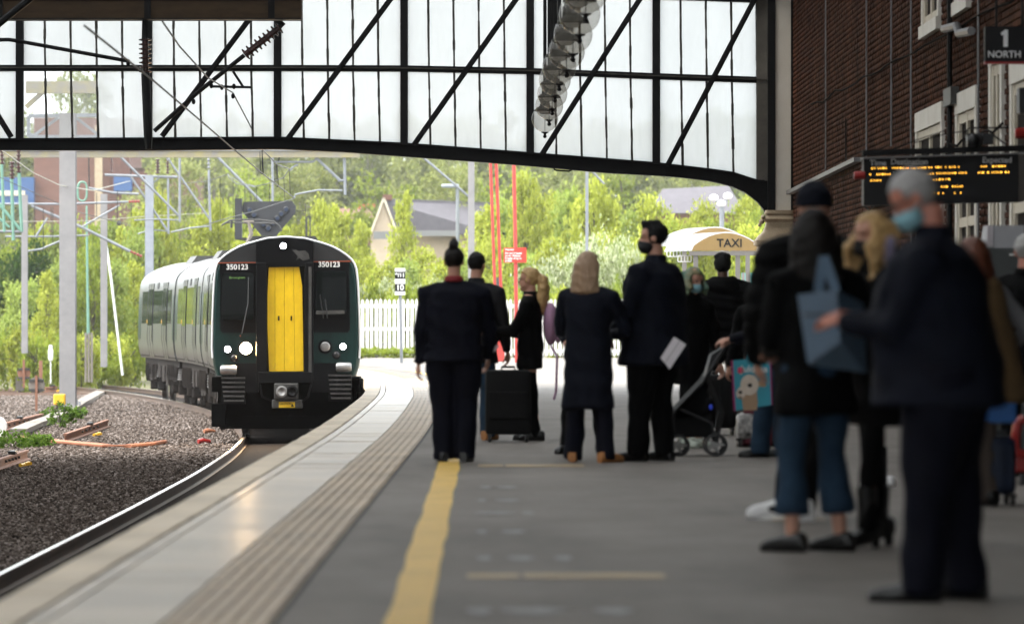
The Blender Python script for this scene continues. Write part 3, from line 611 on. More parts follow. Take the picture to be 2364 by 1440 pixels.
g_ = n_.new('ShaderNodeNewGeometry'); oi_ = [q for q in n_ if q.type == 'OBJECT_INFO'][0]; tgt = oi_.outputs['Random'].links[0].to_socket; l_.new(g_.outputs['Random Per Island'], tgt)
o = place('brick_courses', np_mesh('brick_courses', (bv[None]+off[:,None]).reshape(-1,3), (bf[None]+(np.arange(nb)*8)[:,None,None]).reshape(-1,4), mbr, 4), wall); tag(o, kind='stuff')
for a, b, c, d in wins[:7]:
    w_ = bpy.data.objects.new('window', None)
    mb = MB(); fr_ = 0.16
    mb.box((WX-0.035,a-0.1,d-0.02),(WX+0.1,b+0.1,d+0.2 if d < 4 else d+0.02))          # lintel
    if c > 0.5: mb.box((WX-0.06,a-0.12,c-0.14),(WX+0.1,b+0.12,c))                     # sill
    mb.box((WX-0.03,a-0.1,c),(WX+0.1,a+0.06,d-0.02)); mb.box((WX-0.03,b-0.06,c),(WX+0.1,b+0.1,d-0.02))
    fo = mb.build('window', M['whitestone'], wall)
    mb = MB(); y0, y1 = a+0.06, b-0.06; my = (y0+y1)/2
    for ya, yb in ((y0,y0+.12),(y1-.12,y1),(my-.06,my+.06)): mb.box((WX-0.012,ya,c),(WX+0.1,yb,d-.02))
    for za in (c+0.001, (c+d)/2-.04, d-.13): mb.box((WX-0.008,y0,za),(WX+0.098,y1,za+.1))
    mb.build('sash_frame', M['cream'], fo)
    MB().box((WX+0.03,y0,c),(WX+0.04,y1,d-.02)).build('glass', M['darkglass'], fo)
for px, zt in ((1914,6.6),(1961,3.9),(2009,6.6),(2067,6.6),(2113,6.6),(2203,6.2),(2270,6.6)):
    y = wy(px); r = 0.012 if px not in (2203,) else 0.03
    MB().tube([(WX-0.05,y,1.0 if px > 2100 else 3.25),(WX-0.05,y,zt)], r, 6).build('conduit', M['conduit'] if px not in (1961,2203) else M['iron'], wall)
mb = MB().bar((WX-0.07,wy(1832),wz(1832,445)),(WX-0.07,wy(1992),wz(1992,368)),0.1,0.06); mb.build('cable_tray', M['conduit'], wall)
for z0, ya, yb, sd in ((4.42,wy(1880),41,1),(3.02,wy(2100),44,2),(5.75,wy(2180),41,3),(2.6,60,52,4),(2.45,62,50,5)):
    pts = [(WX-0.05, ya+(yb-ya)*i/24, z0 - 0.05*abs(math.sin(i*0.8)) + 0.05*noise.noise((i*.6,sd,0)) - (0.25*(i/24) if sd == 1 else 0)) for i in range(25)]
    MB().tube(pts, 0.014, 5).build('cable', M['cablemat'], wall)
MB().tube([(WX-0.12,wy(2205),wz(2205,67)),(WX-0.12,wy(2235),wz(2235,60)),(WX-0.12,wy(2240),wz(2240,78)),(WX-0.12,wy(2270),wz(2270,72))],0.045,8).build('grey_pipe', M['conduit'], wall)
y = wy(2205); MB().box((WX-0.1,y-.5,wz(2205,245)),(WX-0.01,y+.3,wz(2205,205))).build('junction_box', M['darksteel'], wall)
# ------------------------------------------------------------------ overhead line equipment
def ribs(mb, p, q, r, n, core=0.5, seg=10):
    p = Vector(p); q = Vector(q); pts = []; rr = []
    for i in range(n):
        for k, f in ((0.15,core),(0.3,1.0),(0.55,1.0),(0.7,core)): pts.append(p.lerp(q,(i+k)/n)); rr.append(r*f)
    return mb.tube(pts, rr, seg)
# cantilever hanging from the boxed beam, inside the shed
ca = thing('catenary_cantilever', W(343,40,BS), 'black cantilever with ribbed insulators hanging from the brown beam', 'cantilever')
mb = MB().tube([W(335,48,BS),W(334,92,BS)],0.05,8).tube([W(336,170,BS),W(342,310,BS),W(343,345,BS)],[0.07,0.07,0.05],8); mb.build('drop_post', M['iron'], ca)
ribs(MB(), W(335,88,BS), W(336,172,BS), 0.1, 8).build('insulator', M['insul'], ca)
ribs(MB(), W(648,62,BS), W(562,130,BS), 0.1, 9).build('insulator', M['insul'], ca)
MB().tube([W(655,52,BS),W(640,68,BS)],0.04,6).tube([W(564,128,BS),W(455,215,BS),W(356,303,BS)],0.035,8).tube([W(538,165,BS),W(562,202,BS)],0.02,6).tube([W(485,200,BS),W(580,202,BS)],0.02,6).build('stay_tube', M['iron'], ca)
for px, py in ((488,198),(512,202),(540,200),(447,235),(538,222)): MB().ell(W(px,py,BS),(.03,.03,.045),8,6).build('clamp', M['iron'], ca)
ca2 = thing('registration_arm', W(-40,92,170), 'bent black registration arm coming in from the left edge', 'arm')
MB().tube([W(-120,110,170),W(-10,93,170),W(20,92,170),W(40,95,170),W(298,142,170)],[.028]*5,8).build('arm_tube', M['iron'], ca2)
MB().ell(W(296,145,170),(.03,.03,.05),8,6).build('end_clamp', M['iron'], ca2)
MB().tube([W(-60,102,170),W(140,-60,170)],0.05,8).build('stay_tube', M['iron'], ca2)
# wires over the train's track
def wirething(name, label, pts, r, m='wire', cat='wire'):
    o = thing(name, pts[len(pts)//2], label, cat); MB().tube(pts, r, 5).build('strand', M[m], o); return o
cw = [Vector((Cx(y)+0.12*math.sin(y/9.0), y, 3.65)) for y in (44,)] 
cw = [W(358,190,216), W(450,268,183), W(548,352,152), W(605,400,133), W(680,458,111), W(640,470,103), W(585,488,97), W(520,505,90), W(470,520,84)]
ct = wirething('contact_wire', 'dark contact wire running down to the train', [W(195,60,270)]+cw, 0.011)
mw = [W(375,50,215), W(415,108,190), W(480,180,165), W(538,215,150), W(575,285,141), W(605,345,135), W(640,380,125), W(668,390,112), W(655,410,103), W(615,425,98), W(590,430,95), W(555,422,90), W(525,403,86), W(480,418,80), W(420,424,76)]
me_ = wirething('messenger_wire', 'sagging dark wire above the contact wire over the train', mw, 0.011)
for a, b, s_ in (((605,345),(605,398),134),((637,376),(640,432),122),((668,392),(670,452),112),((655,410),(658,466),104),((622,424),(622,484),98),((592,432),(593,490),95),((565,427),(566,498),91),((538,412),(539,505),88),((508,408),(509,512),84)):
    MB().tube([W(*a,s_),W(*b,s_)],0.008,4).build('dropper', M['wire'], me_)
def dbl(a,b,s_): 
    MB().tube([W(a[0]-2,a[1],s_),W(a[0]-1,b[1]-3,s_),W(b[0],b[1],s_),W(b[0]+3,b[1]-3,s_),W(a[0]+3,a[1],s_)],0.008,4).build('looped_dropper', M['wire'], me_)
dbl((602,350),(605,402),134); dbl((636,378),(640,432),122)
# other thin wires on the left
for lab, pts, r in (('pale wire sloping in front of the brick tower', [W(0,345,110),W(78,400,100),W(138,428,94),W(215,440,85),W(300,418,80)],0.013),
                    ('thin wire crossing behind the white mast on the left', [W(0,410,95),W(90,450,90),W(180,490,86),W(300,520,80)],0.009),
                    ('faint wire low across the left shrubs', [W(0,512,80),W(200,510,78),W(330,500,76),W(480,492,74)],0.01)):
    wirething('overhead_wire', lab, pts, r, 'wirelt' if 'pale' in lab or 'faint' in lab else 'wire')
# masts
def mast(label, px, w, ytop, ybot, s_, m, name='catenary_mast', depth=None, flare=False):
    a, b = W(px,ytop,s_), W(px,ybot,s_); o = thing(name, b, label, 'mast'); ww = w/s_/2; d = depth or ww
    mb = MB()
    # H section column
    t = 0.12*ww
    mb.box((b.x-ww,b.y-d,b.z-0.3),(b.x+ww,b.y-d+t*2,a.z)); mb.box((b.x-ww,b.y+d-t*2,b.z-0.3),(b.x+ww,b.y+d,a.z)); mb.box((b.x-ww*0.82,b.y-d+t*2,b.z-0.3),(b.x-ww*0.7,b.y+d-t*2,a.z-.01)); mb.box((b.x+ww*0.7,b.y-d+t*2,b.z-0.3),(b.x+ww*0.82,b.y+d-t*2,a.z-.01))
    mb.build('column', M[m], o); return o
o = mast('tallest broad pale grey mast beside the ballast at left', 157, 37, 262, 952, 92, 'mast')
p = W(157,952,92); MB().chbox((p.x-.32,p.y-.3,p.z-.3),(p.x+.32,p.y+.3,p.z+.04),.03).build('footing', M['concrete'], o)
mb = MB(); 
for a, b in (((66,268),(245,266)),((66,316),(245,316))): mb.bar(W(*a,91),W(*b,91),0.1,0.09)
for a, b in (((80,312),(135,272)),((175,272),(228,312)),((66,316),(66,268)),((245,316),(245,266)),((70,310),(88,318))): mb.bar(W(*a,90.8),W(*b,90.8),0.08,0.07)
mb.build('lattice_head', M['galv'], o)
MB().bar(W(136,722,91.2),W(178,724,91.2),0.02,0.015).build('band', M['galv'], o)
mb = MB().box(tuple(W(60,216,93)-Vector((0,.1,0))),tuple(W(232,188,93)+Vector((0,.1,0)))); 
mb.bar(W(60,248,92.6),W(100,212,92.6),0.1,0.12); mb.build('painted_crossbeam', M['boom'], o)
mast('slim pale mast at far left with flaking paint', 57, 14, 450, 792, 78, 'mast')
mast('pale mast with a leaning white strut, left of the train', 240, 15, 448, 824, 76, 'mast')
mast('blue grey steel mast rising behind the train roof', 345, 19, 405, 700, 80, 'mastgrey')
mast('short concrete post among the left shrubs', 46, 18, 790, 880, 72, 'concrete')
g = thing('green_pole', W(202,770,74), 'thin mint green pole on a fluted concrete base', 'pole')
MB().tube([W(200,475,74),W(202,660,74),W(204,772,74)],[.03,.04,.05],8).build('pole_tube', M['mint'], g)
mb = MB()
for k in (-7,0,7): mb.box(tuple(W(205+k-2.4,882,74)-Vector((0,.05,0))),tuple(W(205+k+2.4,768,74)+Vector((0,.05,0))))
mb.build('fluted_base', M['concrete'], g)
st = thing('leaning_strut', W(283,865,75), 'leaning white strut tube beside a pale mast', 'strut'); MB().tube([W(242,540,75),W(256,640,75),W(283,866,75)],0.035,8).build('strut_tube', M['white'], st)
# long horizontal boom of the portal
bo = thing('portal_boom', W(400,355,88), 'long weathered grey boom crossing just under the gable', 'boom')
MB().box(tuple(W(-200,364,88)-Vector((0,.1,0))),tuple(W(830,350,88)+Vector((0,.1,0)))).build('boom_tube', M['boom'], bo)
MB().box(tuple(W(-200,349,88)-Vector((0,.14,0))),tuple(W(830,346,88)+Vector((0,.14,0)))).build('boom_flange', M['galv'], bo)
def tubes(name, label, cat, segs, s_, extra=()):
    o = thing(name, W(*segs[0][0],s_), label, cat)
    for nm, m, pts, r in segs[0][1:] and [] or []: pass
    return o
def cant(label, s_, parts, cat='cantilever', name='catenary_cantilever'):
    o = thing(name, W(*parts[0][2][0],s_), label, cat)
    for nm, m, pts, r in parts:
        if nm == 'insulator': ribs(MB(), W(*pts[0],s_), W(*pts[1],s_), r, max(4,int((W(*pts[0],s_)-W(*pts[1],s_)).length/0.09))).build(nm, M[m], o)
        else: MB().tube([W(*p,s_) for p in pts], r, 7).build(nm, M[m], o)
    return o
cant('grey cantilever with a red insulator left of centre under the boom', 86, [('drop_tube','galv',((415,365),(415,512)),.035),('insulator','insred',((415,348),(415,366)),.05),('stay_tube','galv',((278,362),(413,498)),.035),('insulator','insred',((262,346),(280,364)),.05),('steady_arm','galv',((310,508),(360,506),(414,508)),.02)])
cant('grey cantilever with a ribbed grey insulator behind the train roof', 85, [('drop_tube','galv',((482,392),(486,532)),.035),('insulator','insgrey',((481,348),(482,392)),.045),('stay_tube','galv',((385,362),(484,506)),.03),('insulator','insgrey',((372,346),(392,372)),.05),('steady_arm','galv',((395,536),(440,526),(484,522)),.022)])
cant('grey cantilever tube reaching down to the signal board', 84, [('drop_tube','galv',((629,348),(630,515)),.035),('stay_tube','galv',((490,350),(627,490)),.04),('steady_arm','galv',((526,400),(527,408),(545,424),(590,432)),.012)])
cant('grey cantilever with a curved steady arm right of the train roof', 88, [('drop_tube','galv',((795,352),(797,450)),.04),('stay_tube','galv',((715,350),(785,417)),.04),('link','galv',((780,418),(797,416)),.03),('steady_arm','galv',((680,456),(682,449),(735,439),(790,440)),.025),('upper_arm','galv',((634,374),(722,374),(732,366)),.03),('clamp','galv',((668,394),(676,386),(688,380)),.025),('hook','iron',((643,372),(645,362),(641,358)),.018)])
cant('grey cantilever frame joined to the blue grey mast', 80, [('top_tube','galv',((242,404),(330,407),(410,409)),.04),('stay_tube','galv',((302,408),(388,535)),.035),('drop_tube','galv',((388,412),(389,540)),.035),('insulator','insul',((258,356),(258,400)),.04),('insulator','insul',((364,366),(364,404)),.07),('insulator','insul',((387,366),(387,404)),.05),('brace','galv',((345,430),(370,408)),.025),('steady_arm','galv',((318,540),(350,530),(388,534)),.02)])
cant('pair of grey bracing tubes with red end insulators on the left masts', 77, [('top_tube','galv',((0,471),(150,471),(296,466)),.035),('insulator','insred',((296,466),(325,465)),.05),('stay_tube','galv',((72,475),(190,525),(300,580)),.045),('insulator','insred',((300,580),(330,593)),.045),('brace','galv',((82,548),(90,535),(110,503)),.035),('brace','galv',((186,526),(276,474)),.03),('lower_tube','galv',((12,546),(120,546),(205,543)),.03),('foot_tube','galv',((62,580),(95,575),(140,556)),.03),('jumper','galv',((205,434),(260,445),(320,448)),.035)])
gw = cant('mint green hanger rods with brown insulators at the left edge', 92, [('rod','mint',((4,380),(10,536)),.04),('rod','mint',((27,412),(31,555)),.045),('rod','mint',((44,400),(50,535)),.045),('rod','mint',((-20,450),(48,532)),.045),('rod','mint',((-30,480),(22,525)),.035),('insulator','insul',((4,345),(5,382)),.055),('insulator','insul',((28,372),(28,416)),.07),('insulator','insul',((43,345),(43,402)),.065),('foot_tube','galv',((-10,534),(52,535)),.035)], 'hanger', 'hanger_rods')
co_ = thing('green_loop', W(192,440,85), 'pale green cable loop hanging near the left masts', 'cable'); 
MB().tube([W(190+13*math.sin(a)*(1+.2*math.cos(2*a)),442-22*math.cos(a),85) for a in np.linspace(0,2*math.pi,22)],0.03,6).tube([W(184,425,85),W(178,440,85),W(182,460,85),W(192,466,85)],.02,6).build('loop', M['mint'], co_)
MB().tube([W(205,350,85),W(205,385,85),W(206,430,85)],0.02,6).build('dropper', M['wire'], co_); ribs(MB(),W(205,385,85),W(206,408,85),.03,5).build('insulator',M['insul'],co_)
wt = thing('pulley_weight', W(273,515,80), 'small round metal pulley hanging on a wire', 'pulley'); MB().tube([W(271,440,80),W(271,505,80)],.012,5).build('hanger_wire', M['wire'], wt); MB().lathe([(.05,-.03),(.075,-.02),(.075,.02),(.05,.03)],W(275,515,80),14,'y').build('wheel', M['darksteel'], wt)
for i,(px,a,b) in enumerate(((80,475,545),(100,478,575),(118,478,545),(122,478,560),(223,445,500),(303,470,500))):
    d_ = thing('dropper_wire', W(px,a,78), 'thin vertical dropper wire '+('right of the slim pale mast','midway between the two left masts','just left of the broad mast','touching the left side of the broad mast','between the green pole and strut mast','below the red tube insulator')[i], 'wire', 'dropper wires on the left'); MB().tube([W(px,a,78),W(px,b,78)],.013,4).build('strand', M['wire'], d_)

# ------------------------------------------------------------------ signal board behind the train
SS = 88.0
sg = thing('junction_signal', W(610,550,SS), 'dark grey arrow shaped signal board with seven round lamps behind the train', 'signal')
poly = [(562,466),(674,464),(683,476),(682,492),(638,545),(604,545),(558,486)]
MB().prism([(W(*p,SS).x,W(*p,SS).z) for p in poly], F/SS-0.08, F/SS).build('board', M['signalgrey'], sg)
MB().box(tuple(W(543,552,SS)-Vector((0,.25,0))),tuple(W(559,459,SS)+Vector((0,.1,0)))).build('side_box', M['signalgrey'], sg)
for px, py in ((577,486),(587,497),(661,484),(650,494),(641,504),(631,516),(609,518),(620,528)):
    c = W(px,py,SS); l_ = MB().lathe([(.06,-.17),(.075,-.16),(.075,-.08)],(c.x,c.y,c.z),14,'y').build('lamp_hood', M['blackplastic'], sg)
    MB().lathe([(.055,-.174),(.05,-.171)],(c.x,c.y,c.z),12,'y').build('lens', M['casenavy'], l_)
mb = MB().bar(W(588,545,SS),W(588,600,SS),.08,.08).bar(W(545,550,SS),W(600,556,SS),.1,.08).bar(W(573,546,SS),W(590,520,SS),.05,.05); mb.build('bracket', M['darksteel'], sg)
mb = MB().bar(W(708,500,SS),W(708,548,SS),.03,.03).bar(W(716,500,SS),W(716,548,SS),.03,.03).bar(W(708,500,SS),W(716,500,SS),.03,.03).bar(W(684,487,SS),W(706,487,SS),.02,.02).bar(W(705,470,SS),W(706,548,SS),.02,.02); mb.build('ladder_rail', M['darksteel'], sg)
MB().bar(W(600,556,SS),W(690,760,SS),.02,.02).bar(W(640,545,SS),W(640,860,SS),.25,.25).build('signal_post', M['darksteel'], sg)

# ------------------------------------------------------------------ far buildings
BT = 40.0
def wbox(mb, px0, py0, px1, py1, s_, dep): 
    a, b = W(px0,py1,s_), W(px1,py0,s_); return mb.box((a.x,a.y,a.z),(b.x,b.y+dep,b.z))
bt_ = thing('brick_tower_block', W(190,640,BT), 'red brown brick block with blue cladding beyond the left masts', 'building')
wbox(MB(),78,272,300,660,BT,9).build('wall', M['farbrick'], bt_); wbox(MB(),116,275,121,640,BT-.01,.1).build('corner_pier', M['beam'], bt_)
o_ = MB(); a = W(219,640,BT); b = W(237,290,BT); o_.box((a.x,a.y-.15,a.z),(b.x,a.y-.003,b.z)).build('stone_strip', M['stonework'], bt_)
for px in (250,262,275,288): 
    a = W(px,640,BT); b = W(px+3,300,BT); MB().box((a.x,a.y-.08,a.z),(b.x,a.y-.003,b.z)).build('brick_pilaster', M['farbrick'], bt_)
wbox(MB(),303,393,450,660,BT,8).build('low_wing', M['farbrick'], bt_); 
a, b = W(302,392,BT), W(452,388,BT); MB().box((a.x,a.y-.1,a.z),(b.x,a.y+8.1,b.z)).build('parapet', M['beam'], bt_)
for r in ((-60,410,80,472),(264,404,306,442)):
    a, b = W(r[0],r[3],BT), W(r[2],r[1],BT); MB().box((a.x,a.y-.5,a.z),(b.x,a.y-.01,b.z)).build('blue_cladding', M['blue'], bt_)
a, b = W(-60,452,BT), W(60,441,BT); MB().box((a.x,a.y-.6,a.z),(b.x,a.y-.501,b.z)).build('pale_band', M['cream'], bt_)
HS = 46.0
ho = thing('house', W(1000,560,HS), 'cream gabled house with a long slate roof beyond the trees', 'house')
a, t, c = W(856,548,HS), W(886,458,HS), W(918,548,HS); yb = a.y
MB().prism([(a.x,0),(c.x,0),(c.x,c.z),(t.x,t.z),(a.x,a.z)], yb, yb+6).build('wall', M['housewall'], ho)
MB().prism([(c.x,0),(W(1150,0,HS).x,0),(W(1150,0,HS).x,W(0,532,HS).z),(c.x,W(0,532,HS).z)], yb+1.5, yb+8).build('side_wall', M['housewall'], ho)
mb = MB(); e0, e1, r0, r1 = W(912,540,HS), W(1150,534,HS), W(884,458,HS), W(1150,462,HS)
mb.add([e0+Vector((0,.0,0)), e1+Vector((0,1.2,0)), r1+Vector((0,5,0)), r0+Vector((0,.0,0)), e0+Vector((0,.0,-.12)), e1+Vector((0,1.2,-.12)), r1+Vector((0,5,-.12)), r0+Vector((0,.0,-.12))],[(0,1,2,3),(7,6,5,4),(0,4,5,1),(1,5,6,2),(2,6,7,3),(3,7,4,0)])
rf = mb.build('roof', M['slate'], ho); mb = MB(); wbox(mb,884,449,905,462,HS,.6); mb.build('chimney', M['farbrick'], rf)
MB().bar(W(852,549,HS),W(886,457,HS),.35,.1).bar(W(886,457,HS),W(921,549,HS),.35,.1).build('barge_board', M['cream'], ho)
mb = MB(); wbox(mb,862,534,915,552,HS+.3,.1); wbox(mb,940,532,1060,545,HS+.3,.1); mb.build('conservatory_roof', M['ribbed'], ho)
h2 = thing('house', W(1600,520,50), 'dark slate roofed house beyond the shrubs behind the taxi shelter', 'house')
a, b, c, d = W(1505,492,50), W(1720,492,50), W(1690,424,50), W(1535,432,50)
MB().add([a,b,c+Vector((0,3,0)),d+Vector((0,3,0)),a+Vector((0,6,0)),b+Vector((0,6,0))],[(0,1,2,3),(4,3,2,5),(0,3,4),(1,5,2)]).build('roof', M['slate'], h2)
MB().box((a.x+.2,a.y+.2,0),(b.x-.2,a.y+5.8,a.z)).build('wall', M['farbrick'], h2)
h3 = thing('house', W(820,500,42), 'low red roofed house glimpsed right of the signal board', 'house')
a, b, c, d = W(770,505,42), W(866,505,42), W(860,478,42), W(776,478,42)
MB().add([a,b,c+Vector((0,3,0)),d+Vector((0,3,0)),a+Vector((0,6,0)),b+Vector((0,6,0))],[(0,1,2,3),(4,3,2,5),(0,3,4),(1,5,2)]).build('roof', M['farbrick'], h3); MB().box((a.x+.1,a.y+.2,1),(b.x-.1,a.y+5.8,a.z)).build('wall', M['farbrick'], h3)
for k in range(4):
    mb = MB(); wbox(mb,826+k*11,471,832+k*11,482,42,.3); mb.build('chimney_pot', M['red'], h3)

# ------------------------------------------------------------------ white picket fence and things beside it
FS = 80.0; FYY = F/FS
fe = thing('picket_fence', (0,FYY,0), 'white vertical picket fence along the end of the platform', 'fence')
pk = [(-.043,0),(.043,0),(.043,1.58),(.0,1.64),(-.043,1.58)]
pm_ = MB().prism(pk, -0.012, 0.012).mesh('picket', M['fence'])
x = -8.0
while x < 4.6: place('picket', pm_, fe, (x,-0.03,0.06+random.uniform(-.012,.012)), (0,random.uniform(-.008,.008),0)); x += 0.1295
for z in (0.14,0.78,1.44): MB().box((-8.1,FYY-.012,z),(4.7,FYY+.03,z+.1)).build('rail', M['fence'], fe)
for x in np.arange(-8,4.8,2.4): MB().box((x-.05,FYY+.03,0),(x+.05,FYY+.13,1.6)).build('post', M['fence'], fe)
# platform number post
NS = 91.0
ps = thing('platform_number_sign', W(926,838,NS), 'slim post with black platform number plates 9/11 and 10', 'sign')
MB().tube([W(927,838,NS),W(924,676,NS)],.04,8).build('post', M['galv'], ps)
for nm, m, y0, y1, k in (('cap_plate','white',619,627,.03),('number_plate','signblack',627,644,.02),('spacer_plate','white',644,655,.03),('number_plate','signblack',655,673,.02),('cap_plate','white',673,681,.03)):
    a, b = W(912,y1,NS), W(935,y0,NS); pl = MB().box((a.x-k/6,a.y-.03-k,a.z),(b.x+k/6,a.y+.02,b.z)).build(nm, M[m], ps)
    if nm == 'number_plate': 
        c = W(923.5,(y0+y1)/2,NS); put_text('9/11' if y0 < 640 else '10', (c.x,c.y-.056,c.z), .135 if y0 < 640 else .2, M['white'], ps, depth=.003, bold=.004)
# red posts and warning sign
rp1 = thing('red_twin_posts', W(1150,832,88), 'pair of tall slender red posts rising from a red base by the fence', 'post')
MB().tube([W(1145,735,88),W(1132,360,88)],.04,8).build('post', M['red'], rp1); MB().tube([W(1159,735,88),W(1145,360,88)],.042,8).build('post', M['red'], rp1)
MB().chbox(tuple(W(1141,834,88)-Vector((0,.12,0))),tuple(W(1165,735,88)+Vector((0,.12,0))),.02).build('base_box', M['red'], rp1)
mb = MB()
for a,y0 in ((1134.5,425),(1146.5,395)): mb.tube([W(a,y0,87.9),W(a,y0+3,87.9)],.055,8)
mb.build('collar', M['red'], rp1); MB().box(tuple(W(1146,700,87)-Vector((0,.02,0))),tuple(W(1156,640,87))).build('junction_cover', M['machinedark'], rp1)
ws = thing('warning_sign', W(1190,838,90), 'red trespass warning sign on a single tall red pole', 'sign')
MB().tube([W(1193,838,90),W(1190,560,90),W(1186,360,90)],.05,8).build('pole', M['red'], ws)
a, b = W(1163,606,90), W(1215,572,90); MB().box((a.x,a.y-.09,a.z),(b.x,a.y-.07,b.z)).build('plate', M['signred'], ws)
for i, t in enumerate(('Warning','Do not trespass','on the Railway','Penalty of up to','£1000')):
    p = W(1166,(576.5,584.5,590.5,596.5,602.5)[i],90); put_text(t, (p.x,p.y-.095,p.z), .066, M['white'], ws, depth=.002, align='LEFT', bold=.002)
# street lamp, concrete mast, globe lamp
sl = thing('street_lamp', W(1056,560,64), 'grey street lamp with a flat horizontal head in front of the house', 'street lamp')
MB().tube([W(1057,640,64),W(1056,432,64)],.07,8).build('post', M['galv'], sl); MB().chbox(tuple(W(1019,434,64)-Vector((0,.15,0))),tuple(W(1060,425,64)+Vector((0,.15,0))),.05).build('lamp_head', M['mastgrey'], sl)
o = mast('grey concrete mast with a diagonal stay behind the red posts', 1088, 15, 350, 620, 80, 'mast')
MB().tube([W(975,362,80),W(1086,457,80)],.035,7).build('stay_tube', M['galv'], o)
o = mast('thin grey mast with a short stay above the right shrubs', 1355, 7, 370, 640, 80, 'galv'); MB().tube([W(1360,388,80),W(1395,425,80)],.03,6).build('stay_tube', M['galv'], o)
gl = thing('globe_street_lamp', W(1666,640,84), 'grey lamp post topped by three small white globes', 'street lamp')
MB().tube([W(1667,640,84),W(1666,470,84)],.07,8).tube([W(1648,462,84),W(1666,472,84),W(1684,458,84)],.025,6).build('post', M['galv'], gl)
for px, py in ((1648,457),(1680,453),(1665,470)): MB().ell(W(px,py,84),(.13,.13,.1),12,8).build('globe', M['lampwhite'], gl, smooth=True)
# taxi shelters
def shelter(label, s_, dx, dy, text, sc=1.0):
    def w(px,py,yo=0): p = W(px+dx,py+dy,s_); p.y += yo; return p
    o = thing('taxi_shelter', Vector((w(1676,0).x,F/s_,0)), label, 'shelter')
    arc = [(1597,579)] + [(1597+ (1756-1597)*t, 579-41*math.sin(math.pi*(t*0.94+.03))**0.75) for t in np.linspace(0.03,0.97,15)] + [(1756,579)]
    MB().prism([(w(*p).x,w(*p).z) for p in arc], F/s_-.03, F/s_+.02).build('end_panel', M['taxi'], o)
    p0, p1 = w(1592,590), w(1766,580); MB().box((p0.x,F/s_-.08,p0.z),(p1.x,F/s_+.05,p1.z)).build('edge_beam', M['shelterframe'], o)
    # barrel roof with ribs running back and to the left
    for k in range(6):
        sh = -0.08*k; mb = MB(); pts0 = [w(*p) + Vector((sh, .02+.28*k, 0)) for p in arc]; pts1 = [p + Vector((-.08,.26,0)) for p in pts0]; n = len(arc)
        mb.add(pts0+pts1, [(i,i+1,n+i+1,n+i) for i in range(n-1)]); mb.build('roof_sheet', M['ribbed'], o)
        mb = MB().tube([p+Vector((0,-.012,.008)) for p in pts0], .018, 5); mb.build('roof_rib', M['machine'], o)
    for px in (1606,1703,1752):
        p = w(px,590); MB().box((p.x-.045,F/s_-.06,0),(p.x+.045,F/s_+.03,p.z)).build('post', M['shelterframe'], o)
    a, b = w(1569,604,.8), w(1600,590,.8); mb = MB()
    mb.box((a.x,a.y,a.z),(b.x,a.y+.02,a.z+.02)).box((a.x,a.y,b.z),(b.x,a.y+.02,b.z+.02))
    for k in range(5): xx = a.x+(b.x-a.x)*k/4; mb.box((xx-.01,a.y,a.z+.02),(xx+.01,a.y+.02,b.z))
    mb.build('valance', M['white'], o)
    if text: 
        p = w(1684,562); put_text('TAXI',(p.x,F/s_-.036,p.z), .225, M['signblack'], o, depth=.003, bold=.003, sx=1.0)
    return o
shelter('nearer taxi shelter with TAXI on its arched yellow end', 118, 0, 0, True)
shelter('further taxi shelter with a plain arched yellow end', 108, -26, -12, False)
tf = thing('teal_hoarding', W(1735,700,98), 'teal hoarding panel behind grey timber pickets', 'hoarding'); MB().box(tuple(W(1712,820,98)),tuple(W(1800,630,98)+Vector((0,.05,0)))).build('panel', M['teal'], tf)
gp = thing('timber_fence', W(1740,720,102), 'short run of weathered grey timber pickets by the taxi shelter', 'fence')
for px, t in ((1716,628),(1730,628),(1746,630),(1729,654),(1741,652),(1751,650),(1763,652)):
    a, b = W(px-3.4,830,102), W(px+3.4,t,102); MB().prism([(a.x,a.z),(b.x,a.z),(b.x,b.z-.04),((a.x+b.x)/2,b.z),(a.x,b.z-.04)],a.y-.012,a.y+.012).build('picket', M['greywood'], gp)
MB().bar(W(1712,682,101.9),W(1770,682,101.9),.03,.07).build('rail', M['greywood'], gp)

# ------------------------------------------------------------------ trackside clutter, lower left
CS_ = lambda py: (py-VY)/(EYE+1.2)   # scale on the ballast level
def cl(px, py, up=0.0, s_=None): 
    s_ = s_ or CS_(py); p = W(px,py,s_); p.z += up; return p
def loose_rail(label, pa, pb):
    a, b = cl(*pa), cl(*pb); o = thing('spare_rail', a, label, 'rail'); d = (b-a); d.z = 0; L_ = d.length; an = math.atan2(d.y,d.x)
    mb = MB(); n = len(rp_); mb.add([(0,x,z+.16) for x,z in rp_]+[(L_,x,z+.16) for x,z in rp_], [tuple(range(n)),tuple(range(2*n-1,n-1,-1))]+[(i,(i+1)%n,(i+1)%n+n,i+n) for i in range(n)])
    r_ = mb.build('rail_length', M['rust'], o, local=True); o.rotation_euler = (0,0,an)
    mb = MB()
    for k in range(5): mb.lathe([(.02,-.04),(.02,.0)],(L_*(.35+.09*k),-.01,.09),8,'y')
    mb.build('bolt', M['darksteel'], o, local=True)
    MB().chbox((L_*.55,-.06,.162),(L_*.55+.3,.06,.22),.015).build('clip_block', M['blackplastic'], o, local=True)
    for k in range(5): MB().tube([(L_*.35+.22*k,-.25-.02*k,.03),(L_*.35+.22*k+.18,-.27,.03)],.03,6).build('yellow_tag', M['yellowpl'], o, local=True)
    return o
loose_rail('rusty spare rail length lying nearest the ballast edge with yellow tags', (150,1020), (248,985))
loose_rail('longer rusty spare rail at the left edge by the round sign', (-30,1004), (98,970))
loose_rail('lowest dark rusty spare rail cut by the left edge', (-20,1088), (62,1060))
loose_rail('short rusty rail end behind the yellow box', (105,905), (131,903))
